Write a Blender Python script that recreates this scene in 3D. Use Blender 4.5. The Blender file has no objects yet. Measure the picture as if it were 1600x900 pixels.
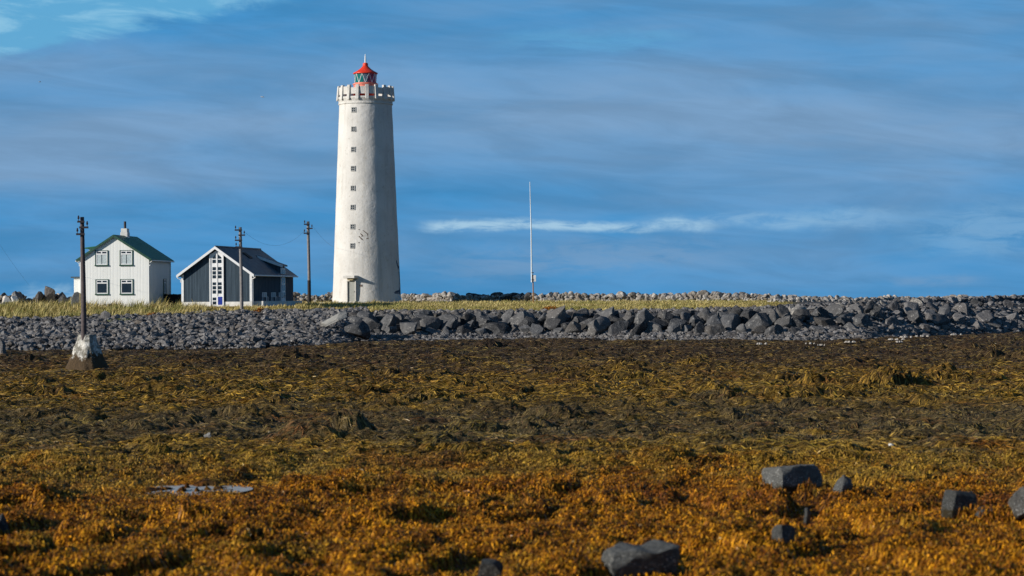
import bpy, bmesh, math, random
import numpy as np
from mathutils import Vector, Matrix, Euler

random.seed(7); RNG = np.random.default_rng(11)
sc = bpy.context.scene
COL = sc.collection
F = 3600.0; CAMH = 4.2; AX, AY = 800.0, 470.0; ROLL = math.radians(0.35)
R = math.radians
SUN_EL, SUN_AZ = R(19), R(247)            # azimuth clockwise from +Y
SKYLIFT = 0.30; SKYTINT = (.75, 2.55, 5.6); SUN_E = 5.0; EXPO = 0.08

def P(px, py, Y):
    u, v = px - AX, AY - py
    a = u * math.cos(ROLL) + v * math.sin(ROLL); b = -u * math.sin(ROLL) + v * math.cos(ROLL)
    return Vector((a / F * Y, Y, CAMH + b / F * Y))

# ------------------------------------------------------------------ noise
def _hash(ix, iy, seed):
    h = (ix.astype(np.int64) * 374761393 + iy.astype(np.int64) * 668265263 + seed * 2147483647) & 0xFFFFFFFF
    h = ((h ^ (h >> 13)) * 1274126177) & 0xFFFFFFFF
    h = ((h ^ (h >> 16)) * 2246822519) & 0xFFFFFFFF
    return (h ^ (h >> 15)) / 4294967295.0
def noise(x, y, seed=0):                  # gradient noise, about -1..1
    x = np.asarray(x, float); y = np.asarray(y, float)
    ix = np.floor(x); iy = np.floor(y); fx = x - ix; fy = y - iy
    ix = ix.astype(np.int64); iy = iy.astype(np.int64)
    sx = fx*fx*fx*(fx*(fx*6-15)+10); sy = fy*fy*fy*(fy*(fy*6-15)+10)
    def g(dx, dy):
        a = _hash(ix+dx, iy+dy, seed) * 6.2831853
        return np.cos(a)*(fx-dx) + np.sin(a)*(fy-dy)
    a = g(0,0); b = g(1,0); c = g(0,1); d = g(1,1)
    return 1.6*((a+(b-a)*sx) + ((c+(d-c)*sx)-(a+(b-a)*sx))*sy)
def billow(x, y, seed=0):
    return np.abs(noise(x, y, seed))
def sstep(a, b, x):
    t = np.clip((x-a)/(b-a), 0, 1); return t*t*(3-2*t)

# ------------------------------------------------------------------ terrain
CPX  = np.array([-2500,-400, 0, 200, 400, 500, 560, 800,1000,1200,1350,1450,1600,1900,4000], float)
CYS  = np.array([ 165, 165,167, 167, 169, 174, 185, 187, 182, 179, 180, 190, 210, 225, 235], float)
CYT  = np.array([ 195, 195,195, 196, 200, 200, 200, 200, 195, 192, 199, 212, 232, 248, 258], float)
CZT  = np.array([ 2.7, 2.7,2.73,2.9,3.22, 3.2, 3.30,3.25, 3.25, 3.45, 3.8, 3.92,3.98, 4.0, 4.0], float)
CS0  = np.array([ 0,  0,  0,   0,  0.05,.08,  .14, .15, .15, .15, .12, .08, .05, .05, .05], float)
CS1  = np.array([ 1,  1,  1,   1,  1,  .85,  .55, .50, .50, .55, .75, .9,  1,   1,   1], float)
MOUNDS = []                               # (x, y, rx, ry, h)
def mound(px, py, wpx, hpx):
    hz = AY - (px-AX)*math.tan(ROLL)
    Y = CAMH*F/(py-hz); s = Y/F
    MOUNDS.append(((px-AX)*s, Y, wpx*s*0.42, max(0.6, wpx*s*0.5), hpx*s))
for m in [(548,686,92,38),(420,676,30,14),(1385,612,110,30),(1550,568,60,13),(1470,590,60,14),(1220,600,80,16),(905,668,60,12),
          (1040,735,150,14),(830,672,90,16),(960,672,60,12),(1240,640,70,13),(330,622,60,11),(215,603,60,12),(70,604,70,10),
          (700,610,80,12),(1480,690,70,16),(1350,582,90,11),(760,560,60,10),(1120,620,90,14),(600,640,80,10),(250,668,60,10),
          (1290,835,120,18),(1420,845,120,18),(560,760,160,12),(60,780,120,14),(880,800,140,14),(330,850,150,14)]:
    mound(*m)
POOL = (P(297,770,51.0).x, 51.3, 0.66, 0.85); BLOCK = (P(134,577,141).x, 141.5)
def ctl(x, y):
    px = AX + F*x/np.maximum(y, 20.0)
    return [np.interp(px, CPX, c) for c in (CYS, CYT, CZT, CS0, CS1)]
def lumps(x, y):
    wA = 1 - sstep(50, 57, y + 3*noise(x/6, y/9, 5))
    wx = x + 0.35*noise(x/1.1, y/1.1, 31); wy = y + 0.35*noise(x/1.1+9, y/1.1, 32)
    a = 0.26*billow(wx/1.5, wy/1.3, 1) + 0.17*billow(wx/.55, wy/.5, 2) + 0.07*billow(wx/.2, wy/.2, 3)
    gap = sstep(.10, .34, noise(wx/1.6, wy/3.2, 33))            # open hollows among the rockweed
    a = a*(1-.55*gap) - .15*gap
    b = 0.27*billow(wx/2.6, wy/2.4, 4)*(0.5+0.7*np.clip(noise(x/9, y/14, 8)+.5, 0, 1.4)) + 0.20*billow(wx/.9, wy/1.0, 6) + 0.10*billow(wx/.3, wy/.3, 7)
    big = 0.14*noise(x/11, y/16, 9)
    return wA*a + (1-wA)*(b + big*sstep(66,95,y))
def ground(x, y, detail=True):
    x = np.asarray(x, float); y = np.asarray(y, float)
    ys, yt, zt, s0, s1 = ctl(x, y)
    flat = 0.95*sstep(128, 186, y) + 0.22*np.exp(-((y-60)/4.0)**2) - 0.12*np.exp(-((y-78)/8.0)**2)
    t = np.clip((y-ys)/(yt-ys), 0, 1); q = np.clip((t-s0)/(s1-s0), 0, 1)
    q = q*q*(3-2*q)*0.5 + q*0.5
    foot = .12 + .45*sstep(520, 600, AX+F*x/np.maximum(y, 20.0)) - .2*sstep(1350, 1500, AX+F*x/np.maximum(y, 20.0))
    drop = .50*sstep(515, 570, AX+F*x/np.maximum(y, 20.0)) - .12*sstep(1240, 1330, AX+F*x/np.maximum(y, 20.0))
    bank = 0.95 + foot*np.clip(t/np.maximum(s0, .12), 0, 1) + (zt-.95-foot-drop)*q + drop*sstep(np.minimum(s1, .97), 1, t)
    pxx = AX + F*x/np.maximum(y, 20.0); yh = 206.5 + 12.5*sstep(465, 535, pxx)
    top = zt + (3.86-zt)*np.clip((y-yt)/np.maximum(yh-yt, 6), 0, 1) + .2*sstep(219, 231, y)
    z = np.where(y < ys, flat, np.where(y < yt, bank, np.minimum(np.maximum(top, zt), 4.12)))
    z = z - 7.0*sstep(262, 300, y)
    if detail:
        k = 1 - sstep(-2.0, 2.5, y-ys)
        calm = np.clip(1 - .97*np.exp(-((x-POOL[0])/2.3)**2-((y-POOL[1]+2.2)/3.6)**2) - .9*np.exp(-((x-BLOCK[0])/1.5)**2-((y-BLOCK[1])/2.5)**2) - .6*np.exp(-((x-BLOCK[0])/1.8)**2-((y-BLOCK[1]+7)/8.0)**2), 0, 1)
        z = z + k*calm*(1-.3*sstep(-16, -3, y-ys))*lumps(x, y)
        px_, py_, prx, pry = POOL
        d = np.sqrt(((x-px_)/prx)**2 + ((y-py_)/pry)**2) + .35*noise(x/.5, y/.6, 21)
        pw = 1-sstep(.8, 1.35, d)
        z = z*(1-pw) + pw*(-0.01+.15*noise(x/.24,y/.3,22)+.08*noise(x/.09,y/.1,25))
        front = sstep(18, 30, y)
        z = z*front + (1-front)*0.1
        side = sstep(0, 1, (y-yt)/3.0)*(1-sstep(250, 262, y))
        z = z + side*(.05*noise(x/1.2, y/1.2, 12))
    return z
def gz(x, y, detail=True): return float((surf if detail else ground)(np.array([x]), np.array([y]), detail)[0])

# ------------------------------------------------------------------ objects
def tag(o, label=None, cat=None, group=None, kind=None):
    if label: o['label'] = label
    if cat: o['category'] = cat
    if group: o['group'] = group
    if kind: o['kind'] = kind
    return o
def empty(name, loc, rz=0, label=None, cat=None, group=None):
    o = bpy.data.objects.new(name, None); COL.objects.link(o)
    o.location = loc; o.rotation_euler = (0, 0, rz); o.empty_display_size = .3
    return tag(o, label, cat, group)
def np_mesh(name, verts, faces, mats, smooth=False, midx=None):
    """faces: (n,k) array"""
    verts = np.ascontiguousarray(verts, np.float32); faces = np.ascontiguousarray(faces, np.int32)
    me = bpy.data.meshes.new(name); n, k = faces.shape
    me.vertices.add(len(verts)); me.vertices.foreach_set('co', verts.ravel())
    me.loops.add(n*k); me.loops.foreach_set('vertex_index', faces.ravel())
    me.polygons.add(n); me.polygons.foreach_set('loop_start', np.arange(0, n*k, k, dtype=np.int32))
    me.polygons.foreach_set('use_smooth', np.full(n, smooth))
    for m in (mats if isinstance(mats, (list, tuple)) else [mats]): me.materials.append(m)
    if midx is not None: me.polygons.foreach_set('material_index', np.ascontiguousarray(midx, np.int32))
    me.update(calc_edges=True); me.validate()
    return me
def link(name, me, parent=None, loc=None):
    o = bpy.data.objects.new(name, me); COL.objects.link(o)
    if parent: o.parent = parent
    if loc is not None: o.location = loc
    return o

class MB:
    def __init__(s): s.v = []; s.f = []
    def add(s, vs, fs):
        n = len(s.v); s.v += [tuple(p) for p in vs]; s.f += [tuple(i+n for i in f) for f in fs]; return s
    def box(s, x0, x1, y0, y1, z0, z1, M=None):
        vs = [Vector(p) for p in ((x0,y0,z0),(x1,y0,z0),(x1,y1,z0),(x0,y1,z0),(x0,y0,z1),(x1,y0,z1),(x1,y1,z1),(x0,y1,z1))]
        if M: vs = [M @ p for p in vs]
        return s.add(vs, [(3,2,1,0),(4,5,6,7),(0,1,5,4),(1,2,6,5),(2,3,7,6),(3,0,4,7)])
    def prism(s, poly, y0, y1, M=None):    # polygon in xz (counter-clockwise seen from -y), extruded along y
        n = len(poly); vs = [Vector((p[0], y0, p[1])) for p in poly] + [Vector((p[0], y1, p[1])) for p in poly]
        if M: vs = [M @ p for p in vs]
        fs = [tuple(range(n)), tuple(range(2*n-1, n-1, -1))] + [(i, i+n, (i+1) % n + n, (i+1) % n) for i in range(n)]
        return s.add(vs, fs)
    def bar(s, a, b, w, h):                # square bar between two points
        a = Vector(a); b = Vector(b); d = (b-a).normalized()
        u = d.cross(Vector((0,0,1))); u = u.normalized() if u.length > 1e-4 else Vector((1,0,0)); t = u.cross(d)
        vs = []
        for p in (a, b): vs += [p-u*w/2-t*h/2, p+u*w/2-t*h/2, p+u*w/2+t*h/2, p-u*w/2+t*h/2]
        return s.add(vs, [(3,2,1,0),(4,5,6,7),(0,1,5,4),(1,2,6,5),(2,3,7,6),(3,0,4,7)])
    def tube(s, pts, rad, n=8, cap=True):
        pts = [Vector(p) for p in pts]; rad = rad if isinstance(rad, (list, tuple)) else [rad]*len(pts); vs = []; fs = []
        for i, p in enumerate(pts):
            d = (pts[min(i+1, len(pts)-1)] - pts[max(i-1, 0)]).normalized()
            u = d.cross(Vector((0,0,1)) if abs(d.z) < .95 else Vector((1,0,0))).normalized(); t = u.cross(d)
            for k in range(n):
                a = 2*math.pi*k/n; vs.append(p + (u*math.cos(a)+t*math.sin(a))*rad[i])
        for i in range(len(pts)-1):
            for k in range(n): fs.append((i*n+k, (i+1)*n+k, (i+1)*n+(k+1) % n, i*n+(k+1) % n))
        if cap: fs += [tuple(range(n)), tuple(range(len(vs)-1, len(vs)-n-1, -1))]
        return s.add(vs, fs)
    def lathe(s, prof, n=48, cap=True):    # (radius, z) from bottom to top
        vs = []; fs = []
        for (r, z) in prof:
            for k in range(n):
                a = 2*math.pi*k/n; vs.append((r*math.cos(a), r*math.sin(a), z))
        for i in range(len(prof)-1):
            for k in range(n): fs.append((i*n+k, i*n+(k+1) % n, (i+1)*n+(k+1) % n, (i+1)*n+k))
        if cap: fs += [tuple(range(n-1, -1, -1)), tuple(range(len(vs)-n, len(vs)))]
        return s.add(vs, fs)
    def build(s, name, mat, parent=None, smooth=False, bevel=0, angle=35):
        me = bpy.data.meshes.new(name); me.from_pydata(s.v, [], s.f); me.validate()
        bm = bmesh.new(); bm.from_mesh(me); bmesh.ops.recalc_face_normals(bm, faces=bm.faces)
        if bevel:
            es = [e for e in bm.edges if len(e.link_faces) == 2 and e.calc_face_angle(0) > R(30)]
            bmesh.ops.bevel(bm, geom=es, offset=bevel, segments=1, affect='EDGES', clamp_overlap=True)
        bm.to_mesh(me); bm.free()
        if smooth:
            me.polygons.foreach_set('use_smooth', [True]*len(me.polygons))
            me.set_sharp_from_angle(angle=R(angle))
        me.materials.append(mat)
        return link(name, me, parent)

# ------------------------------------------------------------------ materials
class NT:
    def __init__(s, tree): s.t = tree; s.t.nodes.clear()
    def n(s, typ, ins=None, **props):
        nd = s.t.nodes.new(typ)
        for k, v in props.items(): setattr(nd, k, v)
        for k, v in (ins or {}).items():
            sk = nd.inputs[k]
            if isinstance(v, bpy.types.NodeSocket): s.t.links.new(v, sk)
            else: sk.default_value = v
        return nd
    def math(s, op, a, b=0.0, clamp=False):
        return s.n('ShaderNodeMath', {0: a, 1: b}, operation=op, use_clamp=clamp).outputs[0]
    def mapr(s, v, a, b, c=0.0, d=1.0, smooth=True):
        return s.n('ShaderNodeMapRange', {'Value': v, 'From Min': a, 'From Max': b, 'To Min': c, 'To Max': d},
                   interpolation_type='SMOOTHSTEP' if smooth else 'LINEAR').outputs[0]
    def noise(s, vec, scale, detail=4, rough=.55, dist=0.0):
        return s.n('ShaderNodeTexNoise', {'Vector': vec, 'Scale': scale, 'Detail': detail, 'Roughness': rough, 'Distortion': dist}).outputs['Fac']
    def scale(s, vec, xyz):
        return s.n('ShaderNodeMapping', {'Vector': vec, 'Scale': xyz}).outputs[0]
    def mix(s, f, a, b, blend='MIX'):
        nd = s.t.nodes.new('ShaderNodeMix'); nd.data_type = 'RGBA'; nd.blend_type = blend; nd.clamp_factor = True
        for i, v in ((0, f), (6, a), (7, b)):
            if isinstance(v, bpy.types.NodeSocket): s.t.links.new(v, nd.inputs[i])
            else: nd.inputs[i].default_value = (*v, 1) if isinstance(v, tuple) and len(v) == 3 else v
        return nd.outputs[2]
    def ramp(s, fac, stops, mode='LINEAR'):
        nd = s.n('ShaderNodeValToRGB', {'Fac': fac}); cr = nd.color_ramp; cr.interpolation = mode
        while len(cr.elements) < len(stops): cr.elements.new(.5)
        for e, (p, c) in zip(cr.elements, stops): e.position = p; e.color = (*c, 1)
        return nd.outputs[0]
    def bump(s, h, strength=.5, dist=.02):
        return s.n('ShaderNodeBump', {'Height': h, 'Strength': strength, 'Distance': dist}).outputs[0]
    def out(s, color, rough=.8, normal=None, spec=.3, **extra):
        ins = {'Base Color': color if isinstance(color, bpy.types.NodeSocket) else (*color, 1), 'Roughness': rough, 'Specular IOR Level': spec}
        if normal is not None: ins['Normal'] = normal
        ins.update(extra)
        b = s.n('ShaderNodeBsdfPrincipled', ins)
        s.n('ShaderNodeOutputMaterial', {'Surface': b.outputs[0]})
        return b
def new_mat(name):
    m = bpy.data.materials.new(name); m.use_nodes = True; return m, NT(m.node_tree)
def coords(t, which='Object'): return t.n('ShaderNodeTexCoord').outputs[which]
def plain(name, col, rough=.6, var=.25, scale=6.0, spec=.3, bump=.0, metallic=0.0):
    m, t = new_mat(name); c = coords(t)
    n = t.noise(c, scale, 5); lo = tuple(x*(1-var) for x in col); hi = tuple(min(1, x*(1+var*.6)) for x in col)
    t.out(t.mix(t.mapr(n, .3, .7), lo, hi), t.mapr(n, .3, .7, rough*.85, min(1, rough*1.1)),
          t.bump(t.noise(c, scale*5, 4), bump, .02) if bump else None, spec, Metallic=metallic)
    return m

def mat_tower():
    m, t = new_mat('weathered white tower render'); c = coords(t)
    big = t.noise(c, .35, 6, .6); streak = t.noise(t.scale(c, (2.2, 2.2, .12)), 1.0, 6, .65); fine = t.noise(c, 3.0, 6, .65)
    col = t.mix(t.mapr(big, .35, .68), (.57,.555,.525), (.665,.652,.625))
    col = t.mix(t.math('MULTIPLY', t.mapr(streak, .50, .74), .6), col, (.42,.40,.36))
    col = t.mix(t.math('MULTIPLY', t.mapr(fine, .56, .72), .55), col, (.37,.335,.28))
    col = t.mix(t.math('MULTIPLY', t.mapr(t.noise(c, 1.1, 5, .6, .6), .58, .64), .6), col, (.64,.63,.60))
    h = t.math('ADD', t.math('MULTIPLY', t.noise(c, .9, 5), 1.6), t.math('MULTIPLY', fine, .6))
    t.out(col, .85, t.bump(h, .6, .085), .2)
    return m
def mat_boards(name, dark, light, pitch, rough=.7, streak=.5, gro=.9):
    """vertical boards or corrugated sheets: pitch in metres along the wall"""
    m, t = new_mat(name); c = coords(t)
    x = t.n('ShaderNodeSeparateXYZ', {0: c})
    nor = t.n('ShaderNodeSeparateXYZ', {0: t.n('ShaderNodeTexCoord').outputs['Normal']})
    side = t.math('GREATER_THAN', t.math('ABSOLUTE', nor.outputs[0]), .7)
    along = t.math('ADD', t.math('MULTIPLY', x.outputs[0], t.math('SUBTRACT', 1.0, side)), t.math('MULTIPLY', x.outputs[1], side))
    q = t.math('DIVIDE', along, pitch); cell = t.math('FLOOR', q); fr = t.math('FRACT', q)
    rnd = t.n('ShaderNodeTexWhiteNoise', {'W': cell}, noise_dimensions='1D').outputs[0]
    st = t.noise(t.scale(c, (5, 5, .35)), 1.0, 6, .65); pt = t.noise(c, 1.3, 5, .6)
    f = t.math('ADD', t.math('MULTIPLY', rnd, .45), t.math('MULTIPLY', t.mapr(st, .3, .7), streak))
    col = t.mix(f, dark, light)
    col = t.mix(t.math('MULTIPLY', t.mapr(pt, .55, .75), .35), col, tuple(v*.62 for v in light))
    groove = t.mapr(t.math('ABSOLUTE', t.math('SUBTRACT', fr, .5)), .40, .5)
    t.out(col, rough, t.bump(t.math('SUBTRACT', 1.0, groove), gro, .03), .25)
    return m
def mat_roof(name, a, b, rough=.5):
    m, t = new_mat(name); c = coords(t); y = t.n('ShaderNodeSeparateXYZ', {0: c}).outputs[1]
    n = t.noise(c, 2.0, 6, .6); st = t.noise(t.scale(c, (.6, 4, .6)), 1.0, 5)
    rib = t.math('SINE', t.math('MULTIPLY', y, 24.0))
    t.out(t.mix(t.mapr(t.math('ADD', t.math('MULTIPLY', n, .5), t.math('MULTIPLY', st, .5)), .35, .65), a, b), rough, t.bump(rib, .5, .03), .35)
    return m
def mat_rock(name, dark, mid, light, lich=.0, lcol=(.42,.40,.34), bumpd=.10, barn=False):
    m, t = new_mat(name); c = coords(t)
    oi = t.n('ShaderNodeObjectInfo').outputs['Random']; ri = t.n('ShaderNodeNewGeometry').outputs['Random Per Island']
    rnd = t.math('FRACT', t.math('ADD', oi, ri))
    cc = t.n('ShaderNodeVectorMath', {0: c, 1: t.n('ShaderNodeCombineXYZ', {0: t.math('MULTIPLY', oi, 37.0), 1: t.math('MULTIPLY', oi, 11.0)}).outputs[0]}, operation='ADD').outputs[0]
    n1 = t.noise(cc, 1.6, 7, .65); n2 = t.noise(cc, 9.0, 6, .7)
    f = t.math('ADD', t.math('MULTIPLY', n1, .55), t.math('MULTIPLY', rnd, .5))
    col = t.mix(t.mapr(f, .25, .75), dark, mid)
    col = t.mix(t.math('MULTIPLY', t.mapr(n2, .5, .7), .55), col, light)
    hue = t.math('FRACT', t.math('MULTIPLY', rnd, 7.3)); col = t.mix(t.math('MULTIPLY', t.mapr(hue, .6, 1.0), .4), col, tuple(q*w for q, w in zip(mid, (1.15, .98, .78))))
    if lich: col = t.mix(t.math('MULTIPLY', t.mapr(t.noise(cc, 3.2, 6, .7), .62-.2*lich, .66), t.mapr(rnd, .1, .6, .3, 1)), col, lcol)
    h = t.math('ADD', t.math('MULTIPLY', n1, 1.0), t.math('MULTIPLY', n2, .35))
    if barn:
        vo = t.n('ShaderNodeTexVoronoi', {'Vector': cc, 'Scale': 9.0}).outputs['Distance']; zz = t.n('ShaderNodeSeparateXYZ', {0: c}).outputs[2]
        dots = t.math('MULTIPLY', t.mapr(vo, .30, .20), t.math('MULTIPLY', t.mapr(t.noise(cc, 1.7, 3), .42, .52), t.mapr(zz, .75, .2)))
        col = t.mix(t.mapr(t.math('ADD', zz, t.math('MULTIPLY', n1, .9)), .30, -.10), col, (.045,.035,.018))
        col = t.mix(dots, col, (.55,.55,.52)); h = t.math('ADD', h, t.math('MULTIPLY', dots, .3)); h = t.math('ADD', h, t.math('MULTIPLY', t.noise(cc, 24.0, 4), .25))
    t.out(col, .82, t.bump(h, 1.0 if barn else .85, .12 if barn else bumpd), .15)
    return m
def weed_zone(t, pos):
    s = t.n('ShaderNodeSeparateXYZ', {0: pos})
    w = t.noise(t.scale(pos, (.16, .07, .1)), 1.0, 4, .6)
    w2 = t.noise(t.scale(pos, (.7, .35, .5)), 1.0, 5, .65)
    y = t.math('MULTIPLY', s.outputs[1], t.math('ADD', t.mapr(w, .2, .8, -.19, .19, False), t.mapr(w2, .2, .8, .84, 1.16, False)))
    return t.mapr(y, 30.0, 190.0, 0, 1, False)
Z_LIGHT = [(0,(.80,.36,.010)), (.128,(.76,.31,.011)), (.162,(.60,.355,.042)), (.195,(.56,.34,.048)), (.238,(.28,.205,.08)), (.33,(.27,.19,.07)), (.40,(.52,.31,.042)), (.58,(.50,.29,.042)), (.72,(.27,.18,.055)), (.95,(.22,.15,.06))]  # lightest weed tones; near orange stops also paint wet glints into the colour
Z_MID   = [(0,(.27,.10,.0045)), (.128,(.23,.082,.005)), (.162,(.27,.155,.022)), (.195,(.24,.145,.026)), (.238,(.145,.105,.044)), (.33,(.14,.098,.04)), (.40,(.22,.135,.024)), (.58,(.21,.125,.022)), (.72,(.115,.072,.028)), (.95,(.10,.066,.034))]
Z_DARK  = [(0,(.035,.013,.004)), (.128,(.03,.011,.004)), (.162,(.055,.032,.012)), (.195,(.05,.035,.014)), (.238,(.05,.04,.022)), (.33,(.048,.036,.02)), (.40,(.05,.034,.013)), (.58,(.05,.03,.012)), (.72,(.035,.022,.015)), (.95,(.035,.024,.018))]
def mat_weed(name, frond):
    m, t = new_mat(name)
    g = t.n('ShaderNodeNewGeometry'); pos = g.outputs['Position']; z = weed_zone(t, pos)
    L, Mi, D = t.ramp(z, Z_LIGHT), t.ramp(z, Z_MID), t.ramp(z, Z_DARK)
    patch = t.noise(t.scale(pos, (.55, .3, .5)), 1.0, 5, .6); small = t.noise(pos, 2.2, 4, .6)
    if frond:
        r = g.outputs['Random Per Island']
        f = t.math('ADD', t.math('MULTIPLY', r, .44), t.math('ADD', t.math('MULTIPLY', patch, .62), t.math('MULTIPLY', small, .42)))
        col = t.mix(t.mapr(f, .44, .70), D, Mi); col = t.mix(t.mapr(f, .68, 1.02), col, L)
        pt2 = t.noise(t.scale(pos, (.22, .12, .2)), 1.0, 5, .6)
        col = t.mix(t.math('MULTIPLY', t.mapr(pt2, .52, .66), .55), col, t.mix(t.mapr(f, .45, .95), (.05,.014,.006), t.mix(z, (.30,.065,.010), (.12,.075,.03))))
        col = t.mix(t.math('MULTIPLY', t.mapr(pt2, .46, .34), .5), col, t.mix(t.mapr(f, .45, .95), (.04,.03,.008), t.mix(z, (.42,.29,.028), (.40,.29,.06))))
        hue = t.n('ShaderNodeTexWhiteNoise', {'W': t.math('MULTIPLY', r, 91.7)}, noise_dimensions='1D').outputs[0]
        col = t.mix(t.math('MULTIPLY', t.mapr(hue, .72, 1), .40), col, t.mix(z, (.20,.045,.012), (.07,.05,.035)))
        col = t.mix(t.math('MULTIPLY', t.mapr(hue, .3, 0), .45), col, t.mix(z, (.40,.26,.025), (.20,.17,.06)))
        b = t.out(col, t.mapr(hue, 0, 1, .36, .7), None, .2)
    else:
        f = t.math('ADD', t.math('MULTIPLY', patch, .5), t.math('MULTIPLY', small, .5))
        col = t.mix(t.mapr(f, .35, .7), D, Mi)
        st = t.noise(t.scale(pos, (9, 3, 9)), 1.0, 6, .7, 1.0)
        col = t.mix(t.math('MULTIPLY', t.mapr(st, .5, .75), .5), col, L)
        t.out(col, .55, t.bump(t.math('ADD', st, t.noise(pos, 14, 4)), .8, .06), .35)
    return m
def mat_land():
    m, t = new_mat('terrain weed gravel turf'); return m

M = {}
M['tower'] = mat_tower()
M['white'] = plain('white painted timber', (.78,.79,.80), .5, .08, 4)
M['conc'] = plain('white painted concrete', (.70,.69,.66), .8, .15, 2, bump=.3)
M['cladding'] = mat_boards('white corrugated cladding', (.76,.78,.76), (.87,.88,.865), .33, .55, .45, .35)
M['darkboards'] = mat_boards('slate blue stained boards', (.018,.034,.052), (.055,.087,.120), .17, .75, .6)
M['greenroof'] = mat_roof('dark green sheet roof', (.018,.12,.058), (.034,.18,.088), .5)
M['slateroof'] = mat_roof('dark slate blue sheet roof', (.040,.064,.088), (.075,.112,.142), .55)
M['greentrim'] = plain('dark green trim', (.028,.085,.058), .5, .2)
M['glass'] = plain('dark window glass', (.018,.024,.030), .08, .2, 3, spec=.6)
M['curtain'] = plain('pale curtain', (.50,.58,.60), .8, .2, 9)
M['blue'] = plain('blue painted door', (.012,.035,.30), .45, .12)
M['black'] = plain('black stained fence', (.010,.012,.016), .8, .3)
M['doorgrey'] = plain('weathered grey door', (.30,.31,.29), .7, .15)
M['winframe'] = plain('grey window frame', (.36,.36,.35), .7, .25, 12)
M['red'] = plain('red lantern paint', (.72,.045,.015), .42, .12, 3, spec=.45)
M['salmon'] = plain('faded salmon paint', (.78,.24,.17), .6, .15, 3)
M['metal'] = plain('dark iron', (.035,.03,.035), .6, .3, 12)
M['insul'] = plain('dark glazed insulator', (.04,.03,.035), .3, .2)
M['pole_a'] = plain('brown weathered timber pole', (.095,.076,.078), .8, .35, 5, bump=.3)
M['pole_b'] = plain('grey weathered timber pole', (.225,.21,.205), .8, .25, 5, bump=.3)
M['tar'] = plain('tarred timber', (.03,.027,.027), .8, .3)
M['mastwhite'] = plain('white fibreglass', (.72,.78,.82), .35, .05)
M['postwood'] = plain('orange brown post', (.36,.19,.07), .8, .25)
M['mark'] = plain('flaked dark render', (.16,.13,.11), .9, .4, 20)
M['bluepatch'] = plain('dark blue wall patch', (.05,.075,.12), .8, .4, 2)
M['yellowstone'] = plain('lichen yellow concrete', (.50,.42,.25), .85, .25, 5)
M['feather'] = plain('white feathers', (.8,.8,.8), .7, .05)
M['rock'] = mat_rock('dark basalt', (.030,.031,.034), (.105,.106,.110), (.26,.26,.26), .3, (.27,.265,.25))
M['rockpale'] = mat_rock('lichen spotted basalt', (.09,.085,.085), (.21,.20,.19), (.33,.31,.29), .7, (.48,.45,.39))
M['cobble'] = mat_rock('beach cobbles', (.05,.047,.048), (.175,.17,.17), (.36,.355,.35), .2, (.36,.35,.34))
M['wallstone'] = mat_rock('lichened wall stone', (.16,.14,.12), (.255,.24,.225), (.40,.385,.36), .9, (.52,.50,.47))
M['whitestone'] = mat_rock('whitewashed stone', (.45,.44,.43), (.62,.61,.59), (.72,.72,.71))
M['shorerock'] = mat_rock('barnacled grey shore rock', (.06,.062,.060), (.15,.152,.147), (.25,.25,.24), .30, (.27,.27,.255), barn=True)
M['paleslab'] = mat_rock('pale lichened slab', (.22,.22,.21), (.34,.33,.31), (.45,.43,.40), .4)
M['sand'] = plain('shell sand', (.44,.40,.35), .9, .2, 8)
M['scrap'] = plain('white scrap', (.52,.51,.48), .6, .15)

def finish_terrain_mat():
    m, t = new_mat('shore ground'); g = t.n('ShaderNodeNewGeometry'); pos = g.outputs['Position']
    a = t.n('ShaderNodeAttribute', attribute_name='zone').outputs['Color']; s = t.n('ShaderNodeSeparateColor', {0: a})
    z = weed_zone(t, pos); Mi, D, L = t.ramp(z, Z_MID), t.ramp(z, Z_DARK), t.ramp(z, Z_LIGHT)
    patch = t.noise(t.scale(pos, (.55, .3, .5)), 1.0, 5, .6); small = t.noise(pos, 2.2, 4, .6)
    f = t.math('ADD', t.math('MULTIPLY', patch, .5), t.math('MULTIPLY', small, .5))
    st = t.noise(t.scale(pos, (9, 3, 9)), 1.0, 6, .7, 1.0)
    weed = t.mix(t.mapr(f, .38, .72), D, Mi); weed = t.mix(t.math('MULTIPLY', t.mapr(st, .52, .75), .45), weed, L)
    grav = t.mix(t.noise(pos, 3.0, 6, .7), (.03,.03,.034), (.12,.12,.125))
    turf = t.mix(t.mapr(t.noise(t.scale(pos,(.5,.25,.5)), 1.0, 6, .6), .35, .65), (.20,.145,.035), (.36,.26,.07))
    turf = t.mix(t.math('MULTIPLY', t.mapr(t.noise(pos, .33, 4), .52, .68), .7), turf, (.16,.16,.035))
    col = t.mix(s.outputs[0], weed, grav); col = t.mix(s.outputs[1], col, turf)
    h = t.math('ADD', st, t.noise(pos, 14, 4))
    t.out(col, .85, t.bump(h, 1.0, .10), .12)
    return m
M['ground'] = finish_terrain_mat()
M['frond'] = mat_weed('seaweed fronds', True)
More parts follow.
